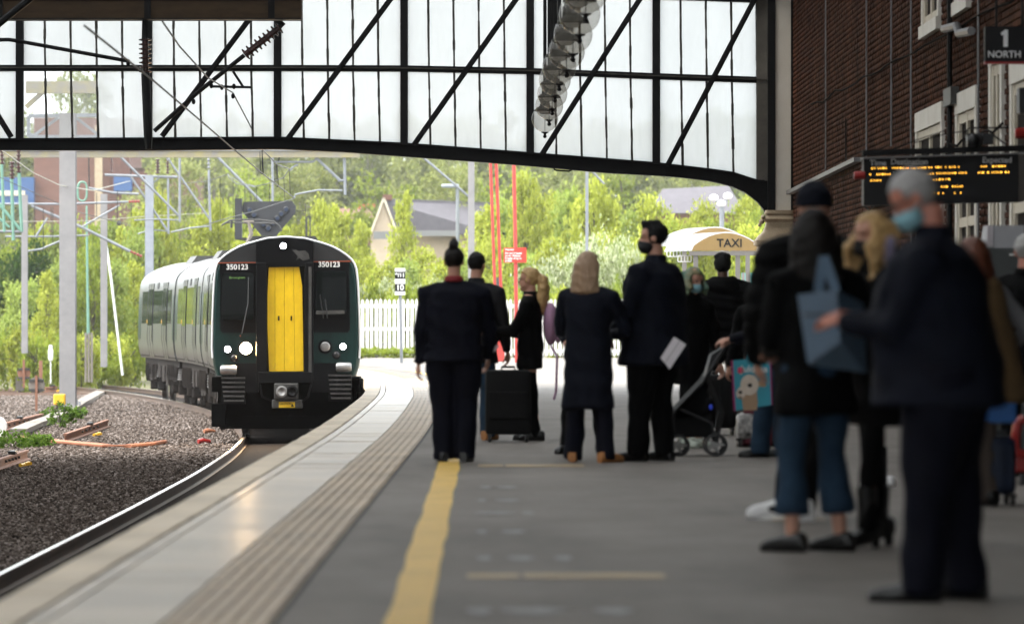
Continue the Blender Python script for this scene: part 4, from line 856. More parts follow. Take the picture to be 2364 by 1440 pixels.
tr = thing('cable_trough', cl(140,960), 'line of concrete cable trough lids winding past the mast foot', 'cable trough')
pts = [(42,1002),(80,985),(118,972),(150,955),(172,945),(185,936),(205,925),(222,915),(238,908)]
for a, b in zip(pts[:-1], pts[1:]):
    p, q = cl(*a), cl(*b); p.z = q.z = -1.14; MB().bar(p, p.lerp(q,.97), .34, .1).build('trough_lid', M['concrete'], tr)
op = thing('orange_cable_duct', cl(220,1030), 'orange cable duct snaking over the ballast', 'cable duct')
MB().tube([cl(px,py,.04) for px,py in ((48,1012),(75,1016),(95,1020),(130,1023),(180,1028),(240,1033),(300,1034),(345,1030),(382,1024))],.04,7).build('duct', M['orangepipe'], op)
for lab, px, py in (('small orange end cap on the ballast near the rail',482,1001),('dark red clamp on the ballast near the rail',470,1025)):
    o = thing('duct_end', cl(px,py), lab, 'duct end'); p = cl(px,py,.05); MB().tube([p+Vector((-.1,0,0)),p+Vector((-.02,.05,.01)),p+Vector((.12,.1,0))],[.04,.055,.03],8).build('cap', M['orangepipe' if 'small' in lab else 'redpl'], o)
def round_sign(label, px, ytop, ybot, cy0, r, s_, m):
    o = thing('round_track_sign', W(px,ybot,s_), label, 'sign'); MB().bar(W(px,ybot,s_),W(px,ytop,s_),.06,.06).build('post', M['rust'], o)
    c = W(px,cy0,s_); MB().lathe([(r,.035),(r,.06)],(c.x,c.y,c.z),24,'y').build('disc', M[m], o)
    for dz in (-.12,.12): MB().box((c.x-r*.9,c.y+.002,c.z+dz-.03),(c.x+r*.9,c.y+.034,c.z+dz+.03)).build('batten', M['darksteel'], o)
round_sign('back of a pale round track sign on a rusty post', 84, 866, 948, 889, .21, 92, 'concrete')
round_sign('back of a rusty round track sign further back', 55, 830, 895, 862, .18, 82, 'rust')
yb_ = thing('yellow_box', W(137,955,95), 'small yellow trackside box beside the mast foot', 'box'); MB().chbox(tuple(W(124,934,95)-Vector((0,.1,0))),tuple(W(151,909,95)+Vector((0,.1,0))),.03).build('housing', M['yellowpl'], yb_); MB().box(tuple(W(130,956,95)-Vector((0,.04,0))),tuple(W(146,934,95)+Vector((0,.04,0)))).build('foot', M['blackplastic'], yb_)
gb = thing('steel_cabinet_post', W(172,955,90), 'cluster of grey steel channel posts at the mast foot', 'posts')
for k,(a,t,bb_) in enumerate(((164,920,950),(169,917,952),(176,922,958),(182,926,962))): MB().box(tuple(W(a,bb_,90)-Vector((0,.03,0))),tuple(W(a+4,t,90)+Vector((0,.05,0)))).build('channel', M['mastgrey' if k % 2 else 'galv'], gb)
ml = thing('marker_post', W(117,890,78), 'small white marker post among the shrubs', 'post'); MB().lathe([(.055,0),(.075,.1),(.075,.3),(.05,.36),(.06,.4),(.045,.46)],W(117,832,78),12).tube([W(117,885,78),W(117,832,78)],.02,6).build('marker', M['white'], ml, smooth=True)
wr = thing('white_pipe_ring', cl(-6,995), 'white round pipe end cut by the left edge', 'pipe'); MB().lathe([(.12,-.1),(.2,-.1),(.2,.1),(.12,.1)],cl(-8,1015,.25),20,'y').build('ring', M['white'], wr)
rs = thing('rusty_post', W(94,895,80), 'rusty upright post beside the round signs', 'post'); MB().bar(W(94,890,80),W(94,832,80),.1,.07).build('upright', M['rust'], rs)
# ------------------------------------------------------------------ vegetation
def leaf_cloud(seed, w, h, nclump, nleaf, leaf, shape='round', sig=0.26):
    g = np.random.default_rng(seed); n = 0; cen = []
    while len(cen) < nclump:
        p = g.uniform(-1,1,3)
        if np.dot(p,p) > 1 or np.dot(p,p) < 0.12*g.random(): continue
        z = (p[2]+1)/2
        k = {'round':1.0,'tall':0.35+0.9*(1-z)*min(1,z*4+.25),'bush':1.0}[shape]
        cen.append((p[0]*w/2*k, p[1]*w/2*k*.85, h*(0.08+0.88*z)))
    cen = np.array(cen); idx = g.integers(0,nclump,nleaf); size = g.uniform(0.5,1.3,nclump)
    c = cen[idx] + g.normal(0,1,(nleaf,3))*(sig*w/4*size[idx])[:,None]*np.array([1,1,.8])
    c[:,2] = np.abs(c[:,2])
    u = g.normal(size=(nleaf,3)); u /= np.linalg.norm(u,axis=1)[:,None]; v = np.cross(u,g.normal(size=(nleaf,3))); v /= np.linalg.norm(v,axis=1)[:,None]
    a = leaf*g.uniform(.6,1.35,nleaf)[:,None]
    V = np.stack([c-u*a, c+v*a*.55, c+u*a, c-v*a*.55],1)
    return V.reshape(-1,3), np.arange(nleaf*4).reshape(-1,4), cen
def trunk_mesh(seed, w, h, cen, m):
    g = random.Random(seed); mb = MB(); top = Vector((g.uniform(-.1,.1)*w,0,h*.82)); pts = [Vector((0,0,-.3)), Vector((g.uniform(-.04,.04)*w,0,h*.3)), Vector((g.uniform(-.06,.06)*w,0,h*.55)), top]
    r0 = .018*h+.02; mb.tube(pts, [r0,r0*.75,r0*.5,r0*.15], 7)
    for c in cen[::max(1,len(cen)//14)]:
        c = Vector(c); b = pts[1].lerp(top, min(.9,max(0,(c.z-h*.3)/(h*.6))*.7)); mb.tube([b, b.lerp(c,.5)+Vector((0,0,.08*h*g.random())), c], [r0*.4,r0*.25,r0*.08], 5)
    return mb.mesh('trunk', m)
VAR = {}
for kind, lm, spec in (('bright','bright',(3.2,5.0,52,5200,.085,'tall')),('bright2','bright',(3.6,4.4,60,5600,.085,'round')),('mid','mid',(3.6,4.8,60,5600,.09,'round')),('fresh','fresh',(3.4,4.8,55,5200,.085,'tall')),
                       ('dark','dark',(3.8,4.6,60,6000,.09,'round')),('olive','olive',(6.0,9.0,85,8000,.14,'round')),('olive2','olive',(5.0,9.5,70,6000,.14,'tall')),('blossom','blossom',(3.4,2.6,60,5600,.07,'round')),('low','mid',(2.6,1.5,36,3000,.08,'bush')),('lowb','bright',(2.4,1.7,36,3000,.08,'bush'))):
    V, Fq, cen = leaf_cloud(hash(kind) % 1 + len(VAR)*13+3, *spec)
    VAR[kind] = (np_mesh('crown', V, Fq, LEAF[lm], 4), trunk_mesh(len(VAR), spec[0], spec[1], cen, M['barkpale' if kind in ('olive2','olive') else 'bark']), spec[0], spec[1])
def tree(kind, px, ytop, s_, label, group, wpx=None, name='tree', zb=None, cat='tree'):
    cm, tmh, w, h = VAR[kind]; y = F/s_; z0 = bankz(y) if zb is None else zb; top = EYE+(VY-ytop)/s_; hs = max(.2,(top-z0)/h)
    ws_ = (wpx/s_/w) if wpx else hs*random.uniform(.9,1.15)
    o = thing(name, ((px-VX)/s_, y, z0), label, cat, group, random.uniform(0,6.28)); o.scale = (ws_,ws_,hs)
    place('crown', cm, o); place('trunk', tmh, o); return o
LMK = [(0,'at the left edge'),(57,'behind the slim pale mast'),(110,'left of the broad mast'),(157,'behind the broad pale mast'),(202,'behind the thin green pole'),(240,'behind the mast with the strut'),(290,'right of the leaning strut'),(345,'behind the blue grey mast'),(400,'above the rear car'),(455,'above the middle car'),(510,'left of the signal board'),(560,'behind the signal bracket'),(620,'behind the arrow shaped signal'),(680,'right of the signal board'),(735,'above the cab right side'),(790,'behind the curved steady arm'),(840,'left of the cream gable'),(890,'in front of the cream gable'),(925,'above the number sign'),(970,'left of the bun'),(1015,'under the street lamp head'),(1056,'behind the street lamp post'),(1095,'behind the concrete mast'),(1145,'behind the twin red posts'),(1190,'behind the warning sign'),(1235,'above the golden ponytail'),(1280,'right of the warning sign'),(1325,'above the blue masked man'),(1375,'above the ash blonde hair'),(1425,'left of the bearded man'),(1475,'near the bearded face'),(1525,'above the bearded man'),(1575,'left of the taxi shelters'),(1620,'behind the taxi shelters'),(1666,'behind the globe lamp post'),(1715,'right of the globe lamp'),(1765,'beside the stone corbel'),(1830,'behind the end column')]
USED = set()
def lmk(px, base=''):
    for q in sorted(LMK, key=lambda q: abs(q[0]-px))[:3]:
        if (base,q[1]) not in USED: USED.add((base,q[1])); return q[1]
    return min(LMK, key=lambda q: abs(q[0]-px))[1]
def row(kinds, x0, x1, step, tops, s_, label, group, wpx, name='tree', jit=14, zb=None, cat='tree'):
    px = x0; i = 0
    while px <= x1:
        t = float(np.interp(px, *tops)) + random.uniform(-jit,jit)
        xx = px+random.uniform(-.2,.2)*step; tree(kinds[i % len(kinds)], xx, t, s_*random.uniform(.975,1.025), label+' '+(lmk(xx,label) if xx > -60 else 'outside the frame'), group, wpx*random.uniform(.85,1.2), name, zb, cat); px += step; i += 1
# far skyline of pale spring trees
row(['olive','olive2'], -60, 1820, 92, ([-60,100,400,800,900,1300,1800],[250,270,265,255,265,280,270]), 36, 'hazy olive tree of the far row', 'far row of spring trees', 200, jit=22)
row(['olive','olive2'], -40, 1800, 80, ([-40,1800],[255,260]), 31, 'farthest hazy tree on the skyline', 'farthest skyline trees', 190, jit=22)
row(['olive','mid'], 420, 1800, 150, ([420,700,1100,1800],[350,365,375,365]), 44, 'olive green tree in the middle distance', 'mid distance trees', 210, jit=18)
tree('olive', 190, 120, 34, 'tall pale tree seen through the clear panes at upper left', None, 190)
tree('olive', 20, 300, 34, 'pale tree behind the blue clad building at far left', None, 150)
# left embankment
row(['dark','mid','dark'], -60, 130, 62, ([-60,130],[520,545]), 60, 'dark green embankment tree', 'dark trees at far left', 150, zb=-1.2)
row(['bright','fresh','mid','fresh'], 90, 330, 48, ([90,200,330],[480,455,475]), 62, 'tall bright green embankment birch', 'birches behind the left masts', 125, zb=-1.2)
row(['fresh','bright','fresh','mid'], 60, 360, 52, ([60,200,360],[600,560,585]), 66, 'young tree of the front embankment row', 'front row of the left embankment', 120, zb=-1.2)
row(['bright','bright2','mid'], 330, 560, 46, ([330,420,560],[425,455,455]), 60, 'yellow green tree behind the train', 'trees behind the train', 130, zb=-1.0)
row(['bright','mid','dark'], -1500, -110, 95, ([-1500,-110],[430,500]), 60, 'embankment tree past the left edge', 'trees past the left edge', 190, zb=-1.2)
row(['low','lowb'], 0, 330, 38, ([0,330],[760,790]), 71, 'low bush at the embankment foot', 'low bushes at the embankment foot', 105, 'bush', 22, -1.3, 'bush')
# behind the train and the fence
row(['bright','bright2','bright'], 560, 880, 46, ([560,700,790,880],[500,470,435,500]), 62, 'yellow green tree beyond the train', 'trees right of the signal', 125, zb=-1.0)
row(['bright2','bright','fresh'], 840, 1140, 46, ([840,930,1140],[575,560,555]), 66, 'yellow green shrub beyond the picket fence', 'shrubs below the house', 125, 'shrub', zb=-.6, cat='shrub')
tree('bright', 932, 395, 64, 'slender tall sapling standing in front of the house roof', None, 95, zb=-.6)
row(['bright','fresh','bright2'], 1125, 1560, 48, ([1125,1200,1300,1420,1560],[430,385,385,400,470]), 64, 'tall yellow green birch', 'birches behind the red posts', 135, zb=-.6)
row(['bright2','fresh'], 1150, 1760, 58, ([1150,1300,1500,1760],[540,530,520,510]), 70, 'leafy shrub beyond the fence', 'shrubs behind the right of the fence', 135, 'shrub', zb=-.4, cat='shrub')
row(['mid','bright2'], 1570, 1800, 50, ([1570,1640,1800],[490,455,430]), 66, 'green tree over the shelter roofs', 'trees above the taxi shelters', 130, zb=-.4)
row(['blossom'], 1240, 1490, 52, ([1240,1330,1400,1490],[610,570,545,550]), 75, 'hawthorn bush in pale blossom', 'hawthorns in blossom', 120, 'hawthorn', 8, -.1, 'bush')
row(['blossom'], 830, 1010, 60, ([830,1010],[650,640]), 76, 'low flowering bush beyond the fence', 'flowering bushes by the number sign', 95, 'hawthorn', 8, -.1, 'bush')
row(['low','lowb'], 700, 1480, 40, ([700,1480],[672,668]), 77, 'low green growth touching the fence', 'low growth behind the fence', 110, 'bush', 10, -.1, 'bush')
row(['low'], 1580, 1760, 44, ([1580,1760],[640,620]), 92, 'green bush under the shelter roofs', 'bushes under the taxi shelters', 90, 'bush', 10, 0, 'bush')
row(['low'], 835, 1000, 40, ([835,1000],[814,814]), 80.6, 'ivy strip along the fence bottom', 'ivy along the fence bottom', 60, 'ivy', 2, .0, 'ivy')
# weeds
def weed(px, py, w, h, label):
    p = cl(px,py); V, Fq, _ = leaf_cloud(px, w, h, 16, 420, .045, 'bush', .35)
    o = thing('weed', (p.x,p.y,-1.24), label, 'weed'); place('leaves', np_mesh('leaves', V, Fq, LEAF['weed'], 4), o)
    mb = MB()
    for k in range(6): a = k*1.05; mb.tube([(0,0,0),(w*.15*math.cos(a),w*.15*math.sin(a),h*.5),(w*.3*math.cos(a),w*.3*math.sin(a),h*.9)],.008,4)
    mb.build('stem', M['bark'], o, local=True)
weed(30,1030,1.1,.3,'clump of green weeds at the left edge by the orange duct'); weed(75,1026,.8,.2,'low green weeds beside the orange duct'); weed(142,985,.6,.55,'tall green weed between the trough lids and the rail'); weed(120,962,.5,.2,'green weeds below the yellow box'); weed(180,965,.5,.3,'small weeds at the steel channel posts')

# ------------------------------------------------------------------ the train
TS = 125.0; TY = F/TS
def T(px, py, dy=0.0): p = W(px,py,TS); p.y = TY + dy; return p
train = thing('train', (Cx(TY), TY, RAIL), 'green and silver electric train with a yellow front gangway door arriving at the platform', 'train')
XC = T(660,0).x
half = [(0,2.65),(.35,2.62),(.69,2.53),(.88,2.46),(1.01,2.39),(1.13,2.31),(1.22,2.23),(1.275,2.15),(1.31,2.05),(1.335,1.85),(1.35,1.59),(1.368,1.1),(1.378,.61),(1.365,.4),(1.34,.23),(1.29,.075)]
outline = [(-x,z) for x,z in half[::-1]] + half[1:]
def hw(z): 
    h_ = half[::-1]; return float(np.interp(z, [q[1] for q in h_], [q[0] for q in h_]))
_pd = [TY+0.0]; 
def pathY(d): return TY + d*0.985 - 0.0009*d*d*0.5
def frame(d):
    y = pathY(d); s_ = slope(Cx,y); t = Vector((s_,1,0)).normalized(); n = Vector((t.y,-t.x,0)); return Vector((Cx(y)+(XC-Cx(TY))*max(0,1-d/14), y, 0)), n
def swept(d0, d1, prof, step=1.0, closed=False, caps=True):
    mb = MB(); ds = list(np.linspace(d0,d1,max(2,int((d1-d0)/step)+1))); n = len(prof); vs_ = []
    for d in ds:
        o, nn = frame(d)
        for x, z in prof: p = o + nn*x; vs_.append((p.x,p.y,z))
    fs = [(i*n+j,i*n+j+1,(i+1)*n+j+1,(i+1)*n+j) for i in range(len(ds)-1) for j in range(n-1)]
    fs += [(i*n+n-1,i*n,(i+1)*n,(i+1)*n+n-1) for i in range(len(ds)-1)]
    if caps: fs += [tuple(range(n)), tuple(len(vs_)-1-j for j in range(n))]
    return mb.add(vs_, fs)
def side_panel(name, d0, d1, z0, z1, off, m, parent, side=-1, nz=5, step=0.8):
    zs = list(np.linspace(z0,z1,nz)); prof = [(side*(hw(z)+off),z) for z in zs] + [(side*(hw(z)-.01),z) for z in zs[::-1]]
    return swept(d0,d1,prof,step).build(name, M[m], parent, smooth=True, angle=30)
body_prof = [p for p in outline]
cars = [(0.45,16.5),(17.1,29.4),(30.0,42.0)]
for ci,(d0,d1) in enumerate(cars):
    low = [p for p in outline]
    cb = swept(d0,d1,low).build('car_body', M['tbody'], train, smooth=True, angle=35)
    rp2 = [(x,z+.006) for x,z in outline if z > 2.2]; rp2 = rp2 + [(x*.98,z-.03) for x,z in rp2[::-1]]
    swept(d0+.05,d1-.05,rp2).build('roof_skin', M['troof'], cb, smooth=True, angle=35)
    for sd_ in (-1,1):
        side_panel('green_end_band', d1-.75, d1-.02, .1, 2.2, .006, 'tgreen', cb, sd_)
        if ci: side_panel('green_end_band', d0+.02, d0+.5, .1, 2.2, .006, 'tgreen', cb, sd_)
        L_ = d1-d0; o0 = d0 + (1.2 if ci == 0 else 0)
        dd = [o0+L_*.27, o0+L_*.68]
        segs = [o0+.9, dd[0]-.9, dd[0]+.9, dd[1]-.9, dd[1]+.9, d1-1.1]
        for k in (0,2,4): 
            if segs[k+1]-segs[k] > .5: side_panel('side_window', segs[k], segs[k+1], 1.0, 1.85, .008, 'tside', cb, sd_)
        for dk in dd:
            dr = side_panel('door', dk-.75, dk+.75, .12, 2.05, .014, 'tbody', cb, sd_)
            for e in (-.75,0,.75): side_panel('door_seal', dk+e-.035, dk+e+.035, .12, 2.05, .02, 'tblack', dr, sd_)
            for e in (-.68,.08): side_panel('door_glass', dk+e, dk+e+.6, .95, 1.9, .02, 'tside', dr, sd_)
            side_panel('door_button', dk+.85, dk+.97, 1.0, 1.1, .02, 'yellowpl', dr, sd_, 2)
        side_panel('destination_window', (d0+d1)/2-.3, (d0+d1)/2+.3, 1.9, 2.06, .016, 'tblack', cb, sd_, 2)
        side_panel('lower_skirt_line', d0, d1, .12, .16, .008, 'tblack', cb, sd_, 2)
    swept(d0+.3,d1-.3,[(-1.2,-.1),(1.2,-.1),(1.2,.09),(-1.2,.09)]).build('sole_bar', M['under'], cb)
    # underframe equipment boxes
    for k in range(7):
        dk = d0+2+(d1-d0-4)*k/6; o_, nn = frame(dk); h_ = random.uniform(.3,.6)
        swept(dk-.45,dk+.45,[(-1.2,-.08-h_),(1.1,-.08-h_),(1.1,-.1),(-1.2,-.1)],.4).build('equipment_box', M['under'], cb)
    # bogies
    for db in (d0+2.6, d1-2.4):
        o_, nn = frame(db); bg_ = swept(db-1.5,db+1.5,[(-1.12,-.55),(-.95,-.55),(-.95,-.28),(-1.12,-.28)],.5).build('bogie_frame', M['under'], cb)
        swept(db-1.5,db+1.5,[(.95,-.55),(1.12,-.55),(1.12,-.28),(.95,-.28)],.5).build('bogie_side', M['under'], cb)
        for dw in (-1.15,1.15):
            c_, nn = frame(db+dw)
            for sd_ in (-1,1):
                p = c_ + nn*sd_*.75
                MB().lathe([(.3,-.065),(.42,-.06),(.42,.05),(.45,.06),(.45,.07)],(p.x,p.y,RAIL+.43),20,'x').build('wheel', M['darksteel'], cb)
                pa = c_ + nn*sd_*1.04; MB().chbox((pa.x-.1,pa.y-.18,-.78),(pa.x+.1,pa.y+.18,-.45),.04).build('axle_box', M['under'], cb)
                mb = MB()
                for e in (-.34,.34):
                    for k in range(5): mb.lathe([(.09,-.42+.06*k),(.11,-.4+.06*k),(.11,-.38+.06*k),(.09,-.37+.06*k)],(pa.x,pa.y+e,0),10)
                mb.build('coil_spring', M['steel'], cb)
        mb = MB()
        for k in range(6):
            c_, nn = frame(db-1.6+.64*k); p = c_ - nn*1.2; MB().tube([(p.x,p.y,-.05),(p.x-.03,p.y+.1,-.3),(p.x,p.y+.2,-.55)],.03,6).build('pipe', M['under'], cb)
for a, b in ((16.5,17.1),(29.4,30.0)):
    swept(a,b,[(-1.1,.1),(1.1,.1),(1.1,2.2),(-1.1,2.2)],.3).build('gangway_bellows', M['tblack'], train)
for k in range(4):
    dk = 5+k*9.5; swept(dk-1.1,dk+1.1,[(-.75,2.52),(.75,2.52),(.6,2.72),(-.6,2.72)],.5).build('roof_equipment', M['darksteel'], train)
# cab shell: front plate with rounded shoulder
mb = MB(); n = len(outline); vs_ = []
for f_, dy in ((.955,-.02),(.985,.03),(1.0,.12),(1.0,.46)):
    vs_ += [(XC+x*f_, TY+dy, 1.2+(z-1.2)*(f_ if z > 1.2 else 1)) for x,z in outline]
fs = [(k*n+j,k*n+j+1,(k+1)*n+j+1,(k+1)*n+j) for k in range(3) for j in range(n-1)] + [tuple(range(n-1,-1,-1))] + [(k*n+n-1,k*n,(k+1)*n,(k+1)*n+n-1) for k in range(3)]
cab = mb.add(vs_,fs).build('cab_front', M['tgreen'], train, smooth=True, angle=28)
rim = MB().tube([(XC+x*.992,TY+.02,1.2+(z-1.2)*(.992 if z > 1.2 else 1)) for x,z in outline if z > .3],.022,6).build('seam_highlight', M['rimwhite'], cab, smooth=True)  # pale body seam; its white also paints the highlight along the roof edge
def FP(name, pts, y0, y1, m, parent): return MB().prism([(T(*p).x,T(*p).z) for p in pts], TY+y0, TY+y1).build(name, M[m], parent)
def clipo(px0, px1, py0, py1, inset=.045, n=14):
    """part of the front outline between px0..px1, limited to py0..py1"""
    pts = []
    for px in np.linspace(px0,px1,n):
        x = abs(T(px,0).x-XC); zt = float(np.interp(x, [h_[0] for h_ in half[:11]], [h_[1] for h_ in half[:11]])) - inset
        zt = min(zt, T(0,py0).z); pts.append((px, VY-(zt-EYE)*TS))
    return pts + [(px1,py1),(px0,py1)]
FP('charcoal_dome', clipo(505,592,500,606), -.035,-.005,'tcab',cab); FP('charcoal_dome', clipo(722,812,500,604), -.035,-.005,'tcab',cab)
FP('window_mask', [(508,609),(591,608),(591,768),(514,768),(509,762)], -.035,-.005,'tblack',cab); FP('window_mask', [(724,606),(806,605),(808,760),(803,767),(724,767)], -.035,-.005,'tblack',cab)
FP('orange_line', [(502,606),(592,605),(592,607),(502,608)], -.04,-.006,'orange',cab); FP('orange_line', [(722,603),(810,602),(810,604),(722,605)], -.04,-.006,'orange',cab)
def rr(x0,y0,x1,y1,r=6): 
    return [(x0+r,y0),(x1-r,y0),(x1-r*.3,y0+r*.3),(x1,y0+r),(x1,y1-r),(x1-r*.3,y1-r*.3),(x1-r,y1),(x0+r,y1),(x0+r*.3,y1-r*.3),(x0,y1-r),(x0,y0+r),(x0+r*.3,y0+r*.3)]
for x0,y0,x1,y1 in ((510,627,589,744),(727,622,803,731)):
    w_ = FP('window_surround', rr(x0-2,y0-2,x1+2,y1+2), -.045,-.03,'tblack',cab); wp = [(T(*p).x,T(*p).z) for p in rr(x0+2,y0+3,x1-3,y1-6)]; zt_ = max(z for _,z in wp); zb_ = min(z for _,z in wp); nn_ = len(wp)
    MB().add([(x,TY-.05-.14*(zt_-z)/(zt_-zb_),z) for x,z in wp]+[(x,TY-.03,z) for x,z in wp],[tuple(range(nn_)),tuple(range(2*nn_-1,nn_-1,-1))]+[(i,i+nn_,(i+1)%nn_+nn_,(i+1)%nn_) for i in range(nn_)]).build('windscreen',M['tglass'],w_)
c = T(548,641); put_text('Birmingham', (c.x,TY-.08,c.z), .062, M['destled'], cab, depth=.001)
FP('sun_blind', [(731,717),(796,716),(796,724),(731,726)], -.2,-.19,'darksteel',cab)
for pts in (((575,640),(574,700),(560,770)),((740,680),(748,735)),((752,690),(757,735))):
    MB().tube([T(px,py,-.21) for px,py in pts],.011,5).build('wiper', M['blackplastic'], cab)
for tx, px, py in (('350123',548,617),('350123',760,611)):
    p = T(px,py); put_text(tx,(p.x,TY-.041,p.z),.136,M['white'],cab,depth=.002,bold=.003)
# gangway
gwf = MB()
def fbox(x0,y0,x1,y1,d0,d1,m,nm,par,ch=0): 
    a, b = T(x0,y1), T(x1,y0); mb = MB()
    if ch: mb.chbox((a.x,TY+d0,a.z),(b.x,TY+d1,b.z),ch)
    else: mb.box((a.x,TY+d0,a.z),(b.x,TY+d1,b.z))
    return mb.build(nm,M[m],par)
gg = fbox(592,606,617,880,-.16,.0,'tblack','gangway_frame',cab,.012); fbox(704,606,724,880,-.16,.0,'tblack','gangway_frame',cab,.012); FP('gangway_header', clipo(592,724,500,614,.03), -.15,-.01,'tblack',cab)
fbox(597,858,722,884,-.18,-.001,'tblack','gangway_sill',cab,.012)
fbox(617,610,704,860,-.03,-.004,'tblack','door_recess',cab)
lf = [(621,616),(636,616),(636,856),(621,856),(617,690)]
FP('gangway_door_leaf', [(621,617),(635,617),(635,857),(622,857),(618,760),(618,680)], -.085,-.03,'tyellow',cab); FP('gangway_door_leaf', [(635.6,617),(656.6,616.5),(656.6,856.5),(635.6,857)], -.085,-.03,'tyellow',cab)
FP('gangway_door_leaf', [(657.2,616.5),(678,616.5),(681,856.5),(657.2,856.5)], -.085,-.03,'tyellow',cab); FP('gangway_door_leaf', [(678.6,616.5),(691,616.5),(698,660),(700,760),(701,856),(681.6,856.5)], -.085,-.03,'tyellow',cab)
for px in (644,673): 
    h_ = fbox(px-4,726,px+4,743,-.09,-.08,'tyellow','handle_plate',cab); fbox(px-1.8,729,px+1.8,740,-.094,-.089,'tblack','handle',h_)
fbox(713,616,720,865,-.175,-.155,'darksteel','worn_edge_strip',cab); FP('worn_patch', [(676,578),(683,576),(690,580),(705,578),(713,586),(716,598),(700,602),(692,596),(684,602),(688,592)], -.157,-.15,'darksteel',cab)
# lamps
def lamp(px,py,r,m,nm='marker_lamp',y0=-.02):
    c = T(px,py); b = MB().lathe([(r*1.3,y0),(r*1.3,y0-.03),(r*1.1,y0-.035)],(c.x,TY,c.z),18,'y').build(nm,M['tblack'],cab); MB().lathe([(r,y0-.031),(r*.7,y0-.045),(r*.3,y0-.05)],(c.x,TY,c.z),18,'y').build('lens',M[m],b)
lamp(655,568,.06,'lightmarker',y0=-.15); lamp(526,806,.062,'lightmarker'); lamp(792,800,.062,'lightmarker'); lamp(568,804,.115,'headlight','headlamp'); lamp(751,800,.1,'steel','unlit_headlamp'); lamp(777,819,.06,'tcab','tail_lamp'); lamp(541,826,.06,'tcab','tail_lamp'); lamp(555,775,.012,'orange','side_repeater')
# lower front
fbox(545,838,596,905,-.05,.3,'tblack','lower_recess',cab); fbox(720,838,778,905,-.05,.3,'tblack','lower_recess',cab)
for x0,y0,x1,y1 in ((509,842,547,865),(776,836,812,858)):
    a = T(x0,(y0+y1)/2); b = T(x1,0); r = (y1-y0)/TS/2; mb = MB().lathe([(r*.75,0),(r,.03),(r,b.x-a.x-.03),(r*.75,b.x-a.x)],(a.x,TY-.06,a.z),14,'x'); mb.build('bumper_roll',M['steel'],cab,smooth=True)
for x0,x1,y0 in ((511,566,868),(758,812,862)):
    st_ = fbox(x0,y0,x1,y0+64,-.02,.25,'tblack','step_well',cab)
    for k in range(6): 
        i_ = k*1.3; fbox(x0+i_,y0+2+k*10.5,x1-i_*.3,y0+6+k*10.5,-.1,-.015,'darksteel','step_rib',st_)
fbox(488,870,830,905,.1,1.2,'underblack','under_cab',cab); fbox(500,905,822,985,.35,1.6,'underblack','snow_plough',cab); fbox(488,932,520,985,.0,.5,'underblack','lifeguard',cab); fbox(505,960,830,990,.2,.3,'underblack','valance',cab)
cp = fbox(634,884,689,921,-.25,.3,'darksteel','coupler',cab,.02)
for px, m in ((652,'steel'),(676,'tblack')): 
    c = T(px,903); MB().lathe([(.1,-.26),(.11,-.3),(.075,-.31),(.02,-.285)],(c.x,TY,c.z),18,'y').build('coupler_cone',M[m],cp)
cl2 = fbox(629,922,698,942,-.2,.2,'darksteel','coupler_box',cab,.02); fbox(645,927,682,940,-.206,-.199,'tyellow','caution_label',cl2); c = T(660,931); put_text('CAUTION',(c.x,TY-.208,c.z),.05,M['signblack'],cab,depth=.001)
c = T(676,934); MB().prism([(c.x-.03,c.z-.03),(c.x+.03,c.z-.03),(c.x,c.z+.03)],TY-.209,TY-.206).build('warning_triangle',M['signblack'],cab)
for hp_ in ([T(505,940,.1),T(500,965,.05),T(512,992,.05),T(530,985,.1)],[T(600,885,-.1),T(606,915,-.15),T(630,925,-.1)],[T(720,885,-.1),T(712,915,-.15),T(695,930,-.1)]): MB().tube(hp_,.02,6).build('air_hose',M['tblack'],cab)
# pantograph
pt = MB().tube([W(512,520,96),W(530,509,96),W(560,507,96),W(600,508,96),W(632,512,96),W(645,522,96),W(650,534,96)],.022,6).tube([W(520,514,95.6),W(640,516,95.6)],.02,6).build('pantograph_head',M['darksteel'],train)
MB().tube([W(574,512,96),W(580,540,96),W(572,560,96)],[.04,.05,.05],6).tube([W(562,512,96),W(586,512,96)],.035,6).build('pantograph_arm',M['concrete'],pt); MB().tube([W(535,508,96),W(534,526,96)],.03,6).build('pantograph_damper',M['blackplastic'],pt)

# ------------------------------------------------------------------ hanging globe lamps
gx = [(1258,275,31),(1268,245,32.5),(1275,217,35),(1281,185,37),(1291,155,39.5),(1308,120,42),(1323,80,45),(1338,33,48),(1352,-18,51)]
ords = ('farthest','second farthest','third farthest','fourth farthest','fifth farthest','fifth nearest','fourth nearest','third nearest','nearest')
ords = ('farthest and lowest','second from the far end','third from the far end','fourth from the far end','middle','fourth from the near end','third from the near end','second from the near end','nearest, cut by the top edge')
def glass_ball(r):
    mb = MB(); mb.ell((0,0,0),(r,r,r),26,16); return mb.mesh('globe',M['globe'],smooth=True)
GR = 0.2; gm = glass_ball(GR)
cap_m = MB().lathe([(.168,.115),(.165,.13),(.14,.155),(.1,.18),(.075,.2),(.07,.27),(.09,.28),(.09,.3),(.05,.31),(.045,.5)],n=20).mesh('cap',M['iron'],smooth=True,angle=30)
fin_m = MB().lathe([(.055,-.195),(.06,-.2),(.02,-.22),(.018,-.24),(.03,-.255),(.02,-.28),(.005,-.285)],n=12).mesh('finial',M['iron'],smooth=True,angle=30)
stem_m = MB().tube([(0,0,.06),(0,0,-.19)],.005,5).mesh('inner_wire',M['iron'])
dish_m = MB().lathe([(.1,.12),(.07,.08),(.05,.07),(.07,.115)],n=18,caps=False).mesh('reflection_dish',M['machine'],smooth=True)  # grey dish added to stand for the roof's reflection in the glass
